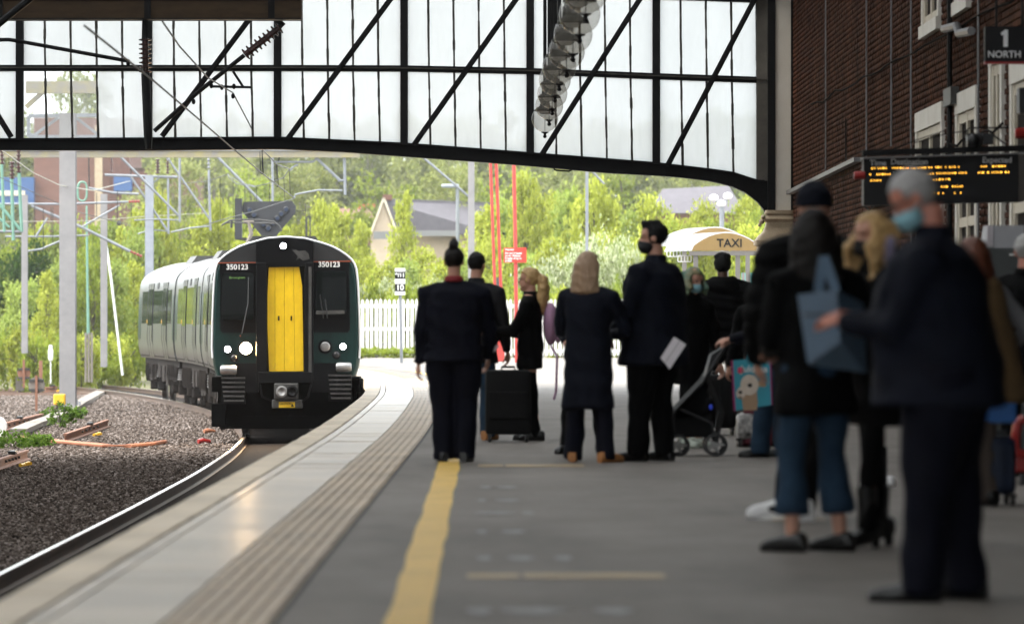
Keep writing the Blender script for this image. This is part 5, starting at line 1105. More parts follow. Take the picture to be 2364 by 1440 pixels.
for i,(px,py,r) in enumerate(gx):
    s_ = r/GR; p = W(px,py,s_); o = thing('globe_lamp', p, 'clear glass globe pendant lamp, %s of the hanging row' % ords[i], 'lamp', 'row of hanging globe lamps')
    place('globe',gm,o); place('cap',cap_m,o); place('finial',fin_m,o); place('inner_wire',stem_m,o); place('reflection_dish',dish_m,o)
    zr = roofz(p.x)-p.z; MB().tube([(0,0,.4),(0,0,zr)],.028,8).build('suspension_rod',M['iron'],o,local=True)

# ------------------------------------------------------------------ departure board and platform sign
DS = 262.0; DY = F/DS
bd = thing('departure_board', W(2170,410,DS), 'black departure board with rows of amber lights', 'departure board')
def D(px,py): return W(px,py,DS)
a, b = D(1994,470), D(2351,361)
cs = MB().add([D(1994,474),D(2351,466),D(2351,355),D(1994,365),D(1994,474)+Vector((0,.22,0)),D(2351,466)+Vector((0,.22,0)),D(2351,355)+Vector((0,.22,0)),D(1994,365)+Vector((0,.22,0))],[(0,1,2,3),(7,6,5,4),(0,4,5,1),(1,5,6,2),(2,6,7,3),(3,7,4,0)]).build('housing',M['signblack'],bd)
MB().bar(D(1990,366)+Vector((0,.05,0)),D(2420,352)+Vector((0,.05,0)),.3,.012).build('top_edge',M['conduit'],bd)
MB().bar(D(1992,353)+Vector((0,.08,0)),D(2480,338)+Vector((0,.08,0)),.12,.05).build('support_beam',M['iron'],bd)
for tx,px,py,al in (('Time',2008,377,'LEFT'),('Destination',2056,374,'LEFT'),('Expected',2336,370,'RIGHT')):
    p = D(px,py); put_text(tx,(p.x,DY-.006,p.z),.07,M['headwhite'],bd,depth=.002,align=al,bold=.001)
rowsL = [((2012,2048,.7),(2060,2100,.5),(2090,2215,.75),(2265,2322,.7)),((2008,2012,1),(2024,2055,.8),(2094,2118,.7),(2130,2240,.8),(2255,2336,.85)),((2010,2032,.9),(2126,2200,.55)),((2128,2222,.6),),((2100,2222,.45),)]
for k,row_ in enumerate(rowsL):
    mb = MB(); yb_ = (389,403,417,434,449)[k]
    for x0,x1,dn in row_:
        px = x0
        while px < x1:
            if random.random() < dn:
                yy_ = yb_ - (px-2010)*.017; p = D(px,yy_); w_ = random.choice((.005,.007,.005,.014)); mb.box((p.x,DY-.004,p.z-.006),(p.x+w_,DY-.001,p.z+.006))
                px += w_*DS
            px += random.choice((3.0,3.6,4.2))
    mb.build('led_row',M['amber'],bd)
cm_ = thing('camera_dome', D(2260,330), 'black dome camera on a bracket above the departure board', 'camera')
p = D(2247,325); MB().ell((p.x,DY-.03,p.z),(.06,.06,.06),16,10).build('dome',M['blackplastic'],cm_,smooth=True); MB().chbox(tuple(D(2233,338)+Vector((0,-.01,0))),tuple(D(2268,308)+Vector((0,.12,0))),.01).build('housing',M['blackplastic'],cm_)
MB().chbox(tuple(D(2269,334)),tuple(D(2294,308)+Vector((0,.1,0))),.01).build('junction_box',M['blackplastic'],cm_); MB().tube([D(2232,312),D(2234,298),D(2240,296),D(2330,295)],.008,5).tube([D(2290,310),D(2325,336)],.008,5).tube([D(2110,330),D(2180,310),D(2234,302)],.005,4).tube([D(2060,345),D(2120,322),D(2188,300),D(2186,330)],.005,4).build('cabling',M['iron'],cm_)
rd = thing('red_horn', D(2362,303), 'small red horn fixing at the right edge', 'horn'); MB().lathe([(.035,0),(.05,.01),(.05,.11),(.04,.12)],D(2343,308),12,'x').build('body',M['redpl'],rd)
bx_ = thing('black_box', D(2362,235), 'black box at the right edge above the board', 'speaker'); MB().chbox(tuple(D(2353,262)),tuple(D(2420,202)+Vector((0,.2,0))),.01).build('case',M['blackplastic'],bx_); MB().bar(D(2380,202),D(2380,-60),.03,.03).build('bracket',M['iron'],bx_)
rl = thing('small_red_lamp', D(1983,406), 'small dull red lamp at the left side of the board', 'lamp'); MB().lathe([(.03,-.05),(.036,-.04),(.036,.04),(.03,.05)],D(1984,405),12,'x').build('lens',M['redpl'],rd if False else rl)
ns = thing('platform_sign', D(2330,100), 'black hanging sign reading 1 NORTH with a red lower edge', 'sign')
a, b = D(2273,143), D(2378,62); MB().box((a.x,DY-.02,a.z),(b.x,DY+.06,b.z)).build('panel',M['signblack'],ns)
a, b = D(2273,148), D(2378,143); MB().box((a.x,DY-.022,a.z),(b.x,DY+.06,b.z)).build('red_edge',M['redpl'],ns)
MB().prism([(D(*q).x,D(*q).z) for q in ((2316,109),(2326,109),(2326,70),(2319,70),(2310,77),(2312,83),(2316,81))],DY-.027,DY-.02).build('lettering',M['headwhite'],ns); p = D(2318,127); put_text('NORTH',(p.x,DY-.024,p.z),.084,M['headwhite'],ns,bold=.001)
MB().bar(D(2300,62),D(2300,-80),.02,.02).bar(D(2360,62),D(2360,-80),.02,.02).build('hanger',M['iron'],ns)
# ticket machine far right
TM = 275.0
tk = thing('ticket_machine', (W(2310,0,TM).x,F/TM,0), 'grey ticket machine with a pale sloping top at the right', 'machine')
a, b = W(2272,572,TM), W(2372,600,TM); MB().chbox((a.x,a.y,0),(b.x,a.y+.5,a.z),.02).build('cabinet',M['machinedark'],tk)
h0, h1 = W(2275,572,TM), W(2365,520,TM); MB().prism([(h0.x,h0.z),(h1.x,h0.z),(h1.x,h1.z),(h0.x+.03,h1.z)],F/TM+.02,F/TM+.45).build('hood',M['machine'],tk)
mb = MB(); 
for k in range(3): p = W(2279+k*5,568,TM); mb.box((p.x,F/TM+.005,p.z),(p.x+.014,F/TM+.019,p.z+.17))
mb.build('leaflet',M['signlilac'],tk); MB().tube([W(2296,590,TM-1),W(2300,622,TM-1)],.022,8).build('red_handle',M['signred'],tk); p = W(2330,590,TM); MB().box((p.x,F/TM-.01,p.z),(p.x+.06,F/TM,p.z+.015)).build('slot_plate',M['white'],tk)
# ------------------------------------------------------------------ people
def remesh(mb, voxel, smooth=3, name='body', m=None, wob=0.0, wsc=7.0, seed=0, fs=0.5):
    me = mb.mesh(name, None); ob = bpy.data.objects.new('tmp', me); C.objects.link(ob)
    r = ob.modifiers.new('r','REMESH'); r.mode = 'VOXEL'; r.voxel_size = voxel
    if smooth: s_ = ob.modifiers.new('s','SMOOTH'); s_.iterations = smooth; s_.factor = fs
    out = bpy.data.meshes.new_from_object(ob.evaluated_get(bpy.context.evaluated_depsgraph_get()))
    bpy.data.objects.remove(ob); bpy.data.meshes.remove(me); out.name = name
    if wob:
        n = len(out.vertices); co_ = np.empty(n*3,np.float32); out.vertices.foreach_get('co',co_); co_ = co_.reshape(-1,3); no = np.array([v.normal[:] for v in out.vertices],np.float32)
        a = np.sin(co_[:,2]*wsc*3.1+4*np.sin(co_[:,0]*wsc*.9+seed)+seed)*np.sin(co_[:,0]*wsc*1.3+co_[:,1]*wsc*1.7+2*np.sin(co_[:,2]*wsc*.8)+seed*2)
        b = np.sin(co_[:,2]*wsc*5.7+co_[:,0]*wsc*2.2+seed*3)*np.sin(co_[:,1]*wsc*3.3-co_[:,2]*wsc*1.9)
        co_ += no*(wob*(.7*a+.4*b))[:,None]; out.vertices.foreach_set('co',co_.ravel()); out.update()
    if m: out.materials.append(m)
    out.shade_smooth(); return out
def ik(S, T_, l1, l2, pole):
    S = Vector(S); T_ = Vector(T_); d = T_-S; L_ = min(d.length, (l1+l2)*.999); d.normalize()
    a = (l1*l1-l2*l2+L_*L_)/(2*L_); h = math.sqrt(max(0,l1*l1-a*a)); p = Vector(pole); p = (p-d*p.dot(d)); p = p.normalized() if p.length > 1e-5 else Vector((0,0,1))
    return S+d*a+p*h, S+d*L_
def hand(mb, wrist, fore, palm, curl=0.6, sc=1.0, side=1):
    """palm and five fingers; fore = direction of the forearm, palm = palm normal"""
    f = Vector(fore).normalized(); n = Vector(palm); n = (n-f*n.dot(f)).normalized(); w = f.cross(n)*side; o = Vector(wrist)
    rot = Matrix((w,n,f)).transposed(); mb.ell(o+f*.05*sc,(.04*sc,.019*sc,.055*sc),12,8,rot.to_3x3())
    for k,(off,L_) in enumerate(((-.03,.07),(-.01,.08),(.01,.075),(.03,.06))):
        b = o+f*.088*sc+w*off*sc; c1 = curl*.7; c2 = curl*1.7
        p1 = b+(f*math.cos(c1)+n*math.sin(c1))*L_*.5*sc; p2 = p1+(f*math.cos(c2)+n*math.sin(c2))*L_*.55*sc
        mb.tube([b-f*.03*sc,b,p1,p2],[.0095*sc,.0095*sc,.009*sc,.0075*sc],8)
    b = o+f*.03*sc-w*.032*sc; p1 = b+(f*.75-w*.6+n*.35)*.04*sc; p2 = p1+(f*.85-w*.1+n*.5)*.035*sc; mb.tube([b-f*.01,b,p1,p2],[.012*sc,.012*sc,.0105*sc,.008*sc],8)
def head_xf(base, pitch, yaw, sc): return Matrix.Translation(base) @ Matrix.Rotation(yaw,4,'Z') @ Matrix.Rotation(-pitch,4,'X') @ Matrix.Scale(sc,4)
def xf(mb, m_): mb.v = [tuple(m_ @ Vector(p)) for p in mb.v]; return mb
def hair_cap(mb, kind, vol=0.0):
    """skull cap of hair; vertices over the face are tucked under the skin"""
    b = MB().ell((0,-.012,.14),(.083+vol,.104+vol,.092+vol),28,20); out = []
    for x,y,z in b.v:
        face = y > .035 and z < .178-.25*max(0,abs(x)-.04)
        low = z < (.045 if kind != 'short' else .06) 
        ear = abs(x) > .05 and -.02 < y < .04 and z < .115 and kind in ('short','grey')
        k = .72 if (face or low or ear) else 1.0
        q = Vector((x,y+.012,z-.14))*k; nz = 1+ (.05 if k == 1 else 0)*noise.noise((x*38,y*38,z*38)); out.append((q.x*nz,q.y*nz-.012,q.z*nz+.14))
    b.v = out; mb.add(b.v,b.f); return mb
def shoe_mesh(m, L_=.27, w=.048, h=.1, boot=0.0, heel=0.0):
    secs = []
    for t,ww,hh in ((0,.62,.75),(.06,.85,.95),(.18,.9,1.0),(.35,.82,.95),(.5,.9,.82),(.68,1.0,.7),(.85,.9,.6),(.96,.62,.48),(1,.3,.35)): secs.append((t*L_-.075, ww*w, hh*h))
    mb = MB(); n = 10; vs_ = []
    for y,ww,hh in secs:
        lift = heel*max(0,1-(y+.075)/(.6*L_)); 
        for j in range(n):
            a = 2*math.pi*j/n; c_,s_ = math.cos(a),math.sin(a); zz = hh/2*(1+math.copysign(abs(s_)**.6,s_)); vs_.append((ww*math.copysign(abs(c_)**.7,c_), y, zz+lift))
    k = len(secs); mb.add(vs_,[(i*n+j,i*n+(j+1)%n,(i+1)*n+(j+1)%n,(i+1)*n+j) for i in range(k-1) for j in range(n)]+[tuple(range(n-1,-1,-1)),tuple((k-1)*n+j for j in range(n))])
    if boot: mb.stack([(0,0,.05+heel,.042,.05),(0,0,boot*.6,.043,.05),(0,0,boot,.05,.055)],12)
    if heel: mb.tube([(0,-.045,heel+.02),(0,-.05,.0)],[.032,.02],8)
    return mb.mesh('shoe',m,smooth=True,angle=50)
def person(label, px, fy, H, face, top, trousers, shoe, hair, hairmat, skin='skin', mask=None, top_kind='jacket', hem=.78, build=1.0, belly=0.0, lean=0.0,
           hands=None, feet=None, head=(0,0), wide=1.0, hemw=.075, collar=None, sleeve=1.0, shoulder=1.0, flare=0.0, elbow=None, puffy=False, boot=0.0, heel=0.0, legbare=None, hairlen=.3, s_=None, group=None, shoeL=.27, seed=None):
    s_ = s_ or (fy-VY)/EYE; loc = ((px-VX)/s_, F/s_, 0); th = R(face); seed = seed or px*.37
    o = thing('person', loc, label, 'person', group, th); k = H/1.72; u = k
    hipz, kneez, ank = .515*H+heel*.9, .285*H+heel*.8, .05*H; shz = .815*H; shw = .105*H*build**.5*shoulder; neckz = .845*H
    def ln(z): return lean*max(0,z-hipz)
    feet = feet or ((-.11,0,6),(.11,0,-6)); hands = hands or ((-.30*build,.03,.78*k),(.30*build,.03,.78*k)); elbow = elbow or ((-.5,-.8,0),(.5,-.8,0))
    body = MB(); top_ = MB(); tro = MB()
    # legs
    for i,(fx,fy_,fa) in enumerate(feet):
        sg_ = -1 if i == 0 else 1; hip = Vector((sg_*.085*k*build,0,hipz)); an = Vector((fx,fy_-.01,ank+heel)); kn,an = ik(hip,an,hipz-kneez,kneez-ank-heel+.004,(0,1,0))
        body.tube([hip,hip.lerp(kn,.5),kn,kn.lerp(an,.35),an,an+Vector((0,.02,-.03))],[.075*k,.068*k,.05*k,.048*k,.034*k,.034*k],12)
        end = an + (kn-an).normalized()*(legbare or 0); hz = end if legbare else an+Vector((0,.005,-.062))
        r0 = .088*k*wide*build**.6; tro.tube([hip+Vector((0,0,.05)),hip.lerp(kn,.35),kn,kn.lerp(hz,.5),hz],[r0*1.08,r0,.075*k*wide,.5*(.07*k*wide+hemw),hemw],16)
        sh_ = place('shoe',shoe_mesh(M[shoe],shoeL*k,.049*k,.1 if shoe != 'whiteshoe' else .13,boot,heel),o,(an.x,an.y+.0,0.0),(0,0,R(fa)))
        if shoe == 'whiteshoe': MB().ell((-.035,.05,.06),(.02,.05,.022),10,6).ell((.035,.05,.06),(.02,.05,.022),10,6).build('side_stripe',M['case'],sh_,local=True,smooth=True)
        if shoe == 'whiteshoe' or top_kind == 'trainer': MB().box((-.045,-.06,.0),(.045,.14,.02)).build('sole',M['white'],sh_,local=True)
    tro.stack([(0,0,hipz-.08*k,.16*k*build,.115*k*build+belly*.3),(0,0,hipz+.02*k,.172*k*build,.125*k*build+belly*.5),(0,belly*.25,hipz+.11*k,.16*k*build,.12*k*build+belly*.7)],20)
    # torso
    body.stack([(0,0,hipz-.03,.14*k,.1*k),(0,ln(hipz+.15),hipz+.15*k,.13*k,.1*k),(0,ln(shz-.12),shz-.13*k,.15*k,.11*k),(0,ln(shz),shz-.02*k,.13*k,.08*k),(0,ln(neckz),neckz+.02,.06,.06)],18)
    b_ = build; hz_ = hem*H if hem < 1 else hem
    hemz = hem
    rings = [(0,belly*.3,hemz,(.185+flare)*k*b_,(.135+flare*.8)*k*b_+belly*.6)]
    if hemz < hipz-.1: rings.append((0,belly*.3,(hemz+hipz)/2,(.183+flare*.6)*k*b_,(.135+flare*.5)*k*b_+belly*.6))
    rings += [(0,belly*.35,max(hemz+.05,hipz+.02),.18*k*b_,.133*k*b_+belly*.75),(0,belly*.4+ln(hipz+.2*k),hipz+.2*k,.172*k*b_,.128*k*b_+belly*.7),(0,belly*.2+ln(shz-.16*k),shz-.16*k,.19*k*b_,.132*k*b_+belly*.3),
              (0,ln(shz-.05*k),shz-.05*k,.178*k*b_,.115*k*b_),(0,ln(shz+.0*k),shz-.005*k,.125*k*b_,.09*k*b_),(0,ln(shz+.02*k),shz+.022*k,.092*k*b_**.5,.08*k),(0,ln(neckz)-.005,neckz+.005,.072*k,.072*k)]
    top_.stack(rings,26,2.5)
    # arms
    body_sh = []
    for i in (0,1):
        sg_ = -1 if i == 0 else 1; S = Vector((sg_*shw*1.12,ln(shz),shz-.062*k)); E_,Wr = ik(S,hands[i],.175*H,.15*H,elbow[i])
        body.tube([S,S.lerp(E_,.5),E_,E_.lerp(Wr,.4),Wr],[.05*k,.045*k,.038*k,.036*k,.026*k],10)
        pal = Vector((-sg_,.1,0)) if abs((Wr-E_).normalized().z) > .6 else Vector((-sg_*.5,0,-1)); hand(body,Wr,Wr-E_,pal,.7,k,sg_)
        q = sleeve*(1.35 if puffy else 1); cuff = Wr + (E_-Wr).normalized()*.0
        top_.tube([Vector((sg_*shw*.5,ln(shz),shz-.022*k)),S,S.lerp(E_,.5),E_,E_.lerp(cuff,.5),cuff],[.07*k*q,.076*k*q*b_**.4,.066*k*q,.06*k*q,.053*k*q,.044*k*q],14)
    # head
    hb = Vector((0,ln(neckz)+.012,.868*H)); hs = H/1.72*1.0; X = head_xf(hb,R(head[0]),R(head[1]),hs*.985)
    body.tube([Vector((0,ln(neckz)-.01,neckz-.05)),hb+Vector((0,-.02,.0)),hb+Vector((0,-.012,.07))],[.06*k,.053*k,.05*k],14)
    hd = MB().ell((0,-.008,.142),(.074,.094,.086),20,14).ell((0,.028,.066),(.056,.064,.066),16,12).ell((0,.094,.088),(.013,.02,.024),10,8).ell((0,.075,.05),(.026,.022,.014),10,8).ell((0,.07,.012),(.026,.024,.018),10,8).ell((0,.06,.14),(.06,.03,.02),12,8)
    for sg_ in (-1,1): hd.ell((sg_*.074,-.008,.1),(.011,.022,.032),10,8)
    xf(hd,X); body.add(hd.v,hd.f)
    bo_ = place('body',remesh(body,.0105,2,'body',M[skin]),o)
    for sg_ in (-1,1): xf(MB().ell((sg_*.031,.087,.118),(.014,.008,.007),10,6),X).build('eye',M['eye'],o,local=True,smooth=True)
    place('trousers',remesh(tro,.017,4,'trousers',M[trousers],.011,5,seed),o)
    if puffy:
        nm = remesh(top_,.017,3,'jacket',M[top],0,7,seed); n = len(nm.vertices); cc = np.empty(n*3,np.float32); nm.vertices.foreach_get('co',cc); cc = cc.reshape(-1,3); no = np.array([v.normal[:] for v in nm.vertices],np.float32)
        cc += no*(.014*np.abs(np.sin(cc[:,2]*math.pi/.1+.6*np.sin(cc[:,0]*6))))[:,None]; nm.vertices.foreach_set('co',cc.ravel()); nm.update()
        place('jacket',nm,o)
    else: place('coat' if hem < hipz-.1 else 'jacket',remesh(top_,.016,4,'jacket',M[top],.012,5.5,seed+1),o)
    cm2 = MB().stack([(0,ln(neckz)-.01,neckz-.02,.085*k,.085*k),(0,ln(neckz)-.005,neckz+.03,.072*k,.075*k)],20); place('collar',remesh(cm2,.012,2,'collar',M[collar or top]),o)
    # hair
    hm = MB()
    if hair == 'beanie':
        b = MB().ell((0,-.01,.15),(.095,.115,.105),24,16); b.v = [((x,y,max(z,.125))) for x,y,z in b.v]; hm.add(b.v,b.f); hm.stack([(0,-.01,.115,.094,.112),(0,-.01,.15,.097,.115)],24)
    else: hair_cap(hm,hair,.006 if hair in ('long','pony','afro') else 0.0)
    if hair == 'bun': hm.ell((0,-.055,.24),(.045,.045,.04),14,10).ell((0,-.05,.265),(.03,.03,.035),12,8)
    if hair == 'afro':
        for k_ in range(26): a = k_*2.4; rr_ = .06*math.sqrt(k_/26); hm.ell((rr_*math.cos(a)*1.25,rr_*math.sin(a)-.012,.232-8*rr_*rr_),(.022,.022,.028),8,6)
    if hair == 'quiff':
        for k_ in range(14): a = k_*1.1; hm.ell((.035*math.cos(a),.01+.045*math.sin(a),.213),(.033,.036,.03),8,6)
    if hair == 'pony':
        for k_ in range(9):
            a = k_*.7; hm.tube([(0,-.1,.17),(.03*math.cos(a),-.145+.02*math.sin(a),.12),(.05*math.cos(a),-.15+.03*math.sin(a),.02),(.055*math.cos(a+.5),-.14+.03*math.sin(a),-.1),(.04*math.cos(a+1),-.13+.03*math.sin(a),-hairlen*.8),(.015*math.cos(a),-.125,-hairlen)],[.02,.034,.034,.03,.024,.008],8)
    if hair == 'long':
        for k_ in range(15):
            a = math.pi*(1.0+k_/14); x_,y_ = math.cos(a),math.sin(a); wv = .012*math.sin(k_*2.1)
            if x_ > -.99 or True: hm.tube([(.06*x_,.07*y_-.012,.19),(.088*x_,.1*y_-.01,.12),(.1*x_+wv,.085*y_-.03,.02),(.105*x_-wv,.06*y_-.055,-.1),(.1*x_+wv,.05*y_-.06,-hairlen*.8),(.085*x_,.04*y_-.06,-hairlen)],[.02,.03,.032,.033,.028,.012],8)
    if hair == 'wavy':
        for sg_ in (-1,1):
            for k_ in range(5):
                y0 = .03-.03*k_; pts = [(sg_*.07,y0,.17),(sg_*.088,y0,.1)] + [(sg_*(.095+.018*math.sin(j*1.4+k_)),y0+.05+.012*math.cos(j*1.7),.05-.07*j) for j in range(int(hairlen/.07)+1)]
                hm.tube(pts,[.02,.028]+[.03]*(len(pts)-3)+[.012],8)
        for k_ in range(7): a = math.pi*(1.15+.7*k_/6); hm.tube([(.07*math.cos(a),.08*math.sin(a),.15),(.09*math.cos(a),.1*math.sin(a)-.01,.05),(.1*math.cos(a),.08*math.sin(a)-.03,-.1),(.09*math.cos(a),.06*math.sin(a)-.04,-hairlen*.8)],[.02,.03,.032,.014],8)
    xf(hm,X); place('hair' if hair != 'beanie' else 'beanie',remesh(hm,.009,2,'hair',M[hairmat],.006 if hair in ('pony','wavy') else .0035,24,seed),o)
    if mask:
        b = MB().ell((0,.042,.045),(.068,.072,.055),20,14); b.v = [(x,max(y,.0),z) for x,y,z in b.v]; b.ell((0,.098,.07),(.02,.02,.03),10,8); xf(b,X); place('face_mask',remesh(b,.008,3,'face_mask',M[mask]),o)
        lp = MB()
        for sg_ in (-1,1): lp.tube([(sg_*.064,.04,.06),(sg_*.08,-.005,.085)],.003,5).tube([(sg_*.064,.04,.03),(sg_*.08,-.008,.08)],.003,5)
        xf(lp,X).build('ear_loop',M[mask],o,local=True)
    return o
def loc_of(o, x, y, z): return Vector(o.location) + Matrix.Rotation(o.rotation_euler.z,3,'Z') @ Vector((x,y,z))

# group in the middle distance
p1 = person('staff member in navy suit with a hair bun, standing on the yellow line', 1048, 1066, 1.70, -3, 'navy','navy','darkshoe','bun','hairdark', hem=.79, build=1.22, wide=1.28, hemw=.082, collar='redcloth', hands=((-.285,.02,.735),(.26,.2,.82)), elbow=((-.4,-.9,0),(.8,-.6,0)), feet=((-.085,0,10),(.09,0,-10)), flare=.02)
p2 = person('man in a dark grey jacket and blue jeans standing beside the black suitcase', 1100, 1018, 1.75, -20, 'charcoal','jeans','brownshoe','short','hairblack', hem=.72, build=1.05, s_=248, hands=((-.3,.03,.8),(.25,.15,.82)))
p3 = person('woman with a curly golden ponytail in black, facing left by the suitcase', 1224, 1018, 1.60, 82, 'black','black','darkshoe','pony','hairblonde', hem=.66, s_=249, build=.95, hands=((-.1,.36,1.02),(.12,.3,1.0)), elbow=((-.4,-.7,-.5),(.4,-.7,-.5)), feet=((-.07,-.06,4),(.08,.02,-8)), hemw=.05, wide=.85, hairlen=.26, shoeL=.26)
p4 = person('woman with long ash blonde hair in a long navy coat and tan shoes, back turned', 1358, 1067, 1.655, -26, 'navy2','navy','brownshoe','long','hairash', hem=.42, build=1.06, flare=.02, wide=1.05, hemw=.075, hands=((-.08,.24,1.02),(.08,.24,1.0)), elbow=((-1,-.35,-.5),(1,-.35,-.5)), feet=((-.14,.02,22),(.16,0,-20)), hairlen=.13, head=(0,-14))
p5 = person('man in a pale blue mask mostly hidden behind the long navy coat', 1352, 1050, 1.66, 160, 'navy','black','darkshoe','short','hairblack', mask='maskblue', s_=277, feet=((-.16,0,12),(.16,0,-12)), head=(0,12), hands=((-.08,.24,.95),(.08,.24,.95)))
p6 = person('tall bearded staff man in navy jacket and black mask holding paper', 1512, 1064, 1.90, 62, 'navy2','black','darkshoe','quiff','hairblack', mask='maskblack', hem=.76, build=1.45, belly=.03, wide=1.25, hemw=.085, feet=((-.12,.1,6),(.13,-.02,-10)), hands=((-.22,.28,.98),(.34,.0,.88)), elbow=((-.6,-.6,-.2),(.6,-.8,0)), head=(2,24), flare=.02, shoulder=1.05)
p7 = person('woman with teal tinted hair and blue mask behind the tall bearded man', 1596, 1036, 1.58, 215, 'black','black','paleshoe','wavy','hairteal', mask='maskblue', s_=264, hem=.55, hairlen=.12, head=(16,0), legbare=.1, feet=((-.08,0,0),(.08,.04,0)))
p8 = person('person in black hooded puffer coat, back turned, under the TAXI sign', 1668, 985, 1.80, 0, 'black','black','darkshoe','afro','hairblack', skin='skindark', hem=.72, build=1.45, s_=220, puffy=True, hands=((-.33,.05,.85),(.33,.05,.85)))
hd_ = MB().stack([(0,-.09,1.38,.16,.09),(0,-.1,1.45,.19,.12),(0,-.09,1.53,.17,.1),(0,-.07,1.57,.12,.06)],20); place('hood',remesh(hd_,.016,4,'hood',M['black'],.01,8),p8)
p9 = person('person in navy jacket and jeans pushing the pushchair', 1782, 1056, 1.60, 92, 'navy','jeans','darkshoe','long','hairdark', s_=283, hem=.72, build=1.1, hands=((-.1,.36,.96),(.16,.3,.95)), elbow=((-.5,-.8,-.2),(.5,-.8,-.2)), feet=((-.1,.12,0),(.1,-.12,0)), hemw=.085, wide=1.1, hairlen=.05)
p9b = person('person in burgundy trousers half hidden behind the teal shopping bag', 1758, 1040, 1.52, 20, 'black','burgundy','darkshoe','long','hairdark', s_=262, hem=.7, hairlen=.1, wide=.95)
# nearer group on the right
p10 = person('woman with long dark hair, black coat and cropped frayed jeans, nearest the blue tote', 1880, 1273, 1.66, 28, 'black','jeans','darkshoe','long','hairdark', hem=.66, build=1.08, flare=.02, wide=1.0, hemw=.085, legbare=.1, feet=((-.12,.02,34),(.13,-.02,30)), hands=((-.08,.28,.98),(.24,.2,1.0)), hairlen=.3, head=(0,-20), shoeL=.25)
p11 = person('tall man in navy beanie and black puffer jacket with white trainers', 1880, 1204, 1.88, 10, 'black','black','whiteshoe','beanie','navy2', s_=411, hem=.78, puffy=True, build=1.1, hands=((-.3,.1,.9),(.28,.2,.95)), feet=((-.15,.1,60),(-.09,-.1,0)), hemw=.06, wide=.9)
p12 = person('woman with long wavy blonde hair and black mask in heeled black boots', 2022, 1262, 1.66, 112, 'black','black','darkshoe','wavy','hairblonde', mask='maskblack', hem=.6, build=.95, hemw=.046, wide=.82, boot=.3, heel=.06, feet=((-.08,.1,4),(.1,-.06,-8)), hands=((-.1,.28,1.26),(.12,.24,1.0)), elbow=((-.3,-.5,-.8),(.4,-.8,-.3)), hairlen=.3, head=(6,8))
p13 = person('grey haired man in navy blazer and blue mask looking down, nearest the camera', 2182, 1386, 1.745, 80, 'navy2','charcoal' if False else 'navy','darkshoe','grey','hairgrey', skin='skinred', mask='maskblue', hem=.78, build=1.5, belly=.08, lean=.1, hands=((-.08,.4,1.12),(.06,.37,1.13)), elbow=((-.5,-.4,-1),(.5,-.4,-1)), head=(30,4), wide=1.38, hemw=.085, feet=((-.12,.09,4),(.13,-.08,-8)), shoeL=.29, flare=.02)
p14 = person('woman with auburn hair, taupe trousers and grey sleeves behind the navy blazer', 2246, 1168, 1.62, 25, 'greycloth','taupe','brownshoe' if False else 'darkshoe','long','hairred', s_=383, hem=.75, wide=1.05, hemw=.07, hairlen=.12, hands=((-.2,.2,.9),(.26,.1,.95)))
p15 = person('grey haired man in a dark jacket at the right edge, back turned', 2368, 1120, 1.72, -10, 'charcoal' if False else 'black','black','darkshoe','grey','hairgrey', skin='skinred', s_=330, hem=.74, build=1.15)
tc_ = MB().stack([(.1,-.02,.62,.26,.16),(.09,-.02,.8,.25,.16),(.06,-.02,1.05,.21,.15),(.02,-.02,1.34,.15,.12),(0,-.02,1.4,.1,.08)],22); place('tan_wrap',remesh(tc_,.018,5,'tan_wrap',M['tan'],.015,5),p14)

# ------------------------------------------------------------------ carried things and luggage
def held(name, label, cat, at): return thing(name, at, label, cat)
q = held('rolled_paper','white rolled paper held by the staff member with the bun','paper',W(1135,812,290)); MB().prism([(W(1117,828,290).x,W(1117,828,290).z),(W(1123,832,290).x,W(1123,832,290).z),(W(1152,800,290).x,W(1152,800,290).z),(W(1148,794,290).x,W(1148,794,290).z)],F/290-.012,F/290+.012).build('sheet',M['paper'],q)
hp = loc_of(p6,.34,.0,.88); sp = F/(hp.y-.06)
q = held('folded_paper','white folded paper held low by the tall bearded man','paper',(hp.x,hp.y-.05,hp.z)); pts = [(1525,826),(1546,852),(1584,795),(1556,777)]
MB().prism([(W(a,b,295).x,W(a,b,295).z) for a,b in pts],F/295-.008,F/295).build('sheet',M['paper'],q); MB().bar(W(1535,838,295.4),W(1570,786,295.4),.004,.004).build('fold_crease',M['greycloth'],q)
tg = MB().box((-.05,.0,0),(.05,.012,.035)); o_ = place('name_badge',tg.mesh('name_badge',M['white']),p6,(.1,.165,1.47),(0,0,R(-20)))
o_ = place('shoulder_radio',MB().chbox((-.03,-.02,-.06),(.03,.02,.06),.01).mesh('shoulder_radio',M['blackplastic']),p6,(.19,.09,1.5))
MB().tube([(.04,.13,1.52),(.02,.19,1.4),(-.04,.22,1.25)],.012,6).build('lanyard',M['teal'],p6,local=True,smooth=True); place('id_card',MB().box((-.035,-.004,-.05),(.035,.004,.05)).mesh('id_card',M['teal']),p6,(-.05,.235,1.2))
hp = loc_of(p3,-.1,.36,1.02); q = held('phone_case','dark red wallet held by the woman with the golden ponytail','wallet',hp); MB().chbox((hp.x-.05,hp.y-.03,hp.z-.02),(hp.x+.02,hp.y+.03,hp.z+.14),.01).build('wallet_body',M['burgundy'],q)
hp = loc_of(p13,-.01,.5,1.15); q = held('phone','dark phone held by the grey haired man in the blazer','phone',hp); MB().chbox((hp.x-.07,hp.y-.035,hp.z-.01),(hp.x+.07,hp.y+.035,hp.z+.0),.004).build('phone_body',M['blackplastic'],q)
o_ = MB().stack([(0,.0,1.32,.05,.03),(0,.0,1.1,.055,.03)],12); 
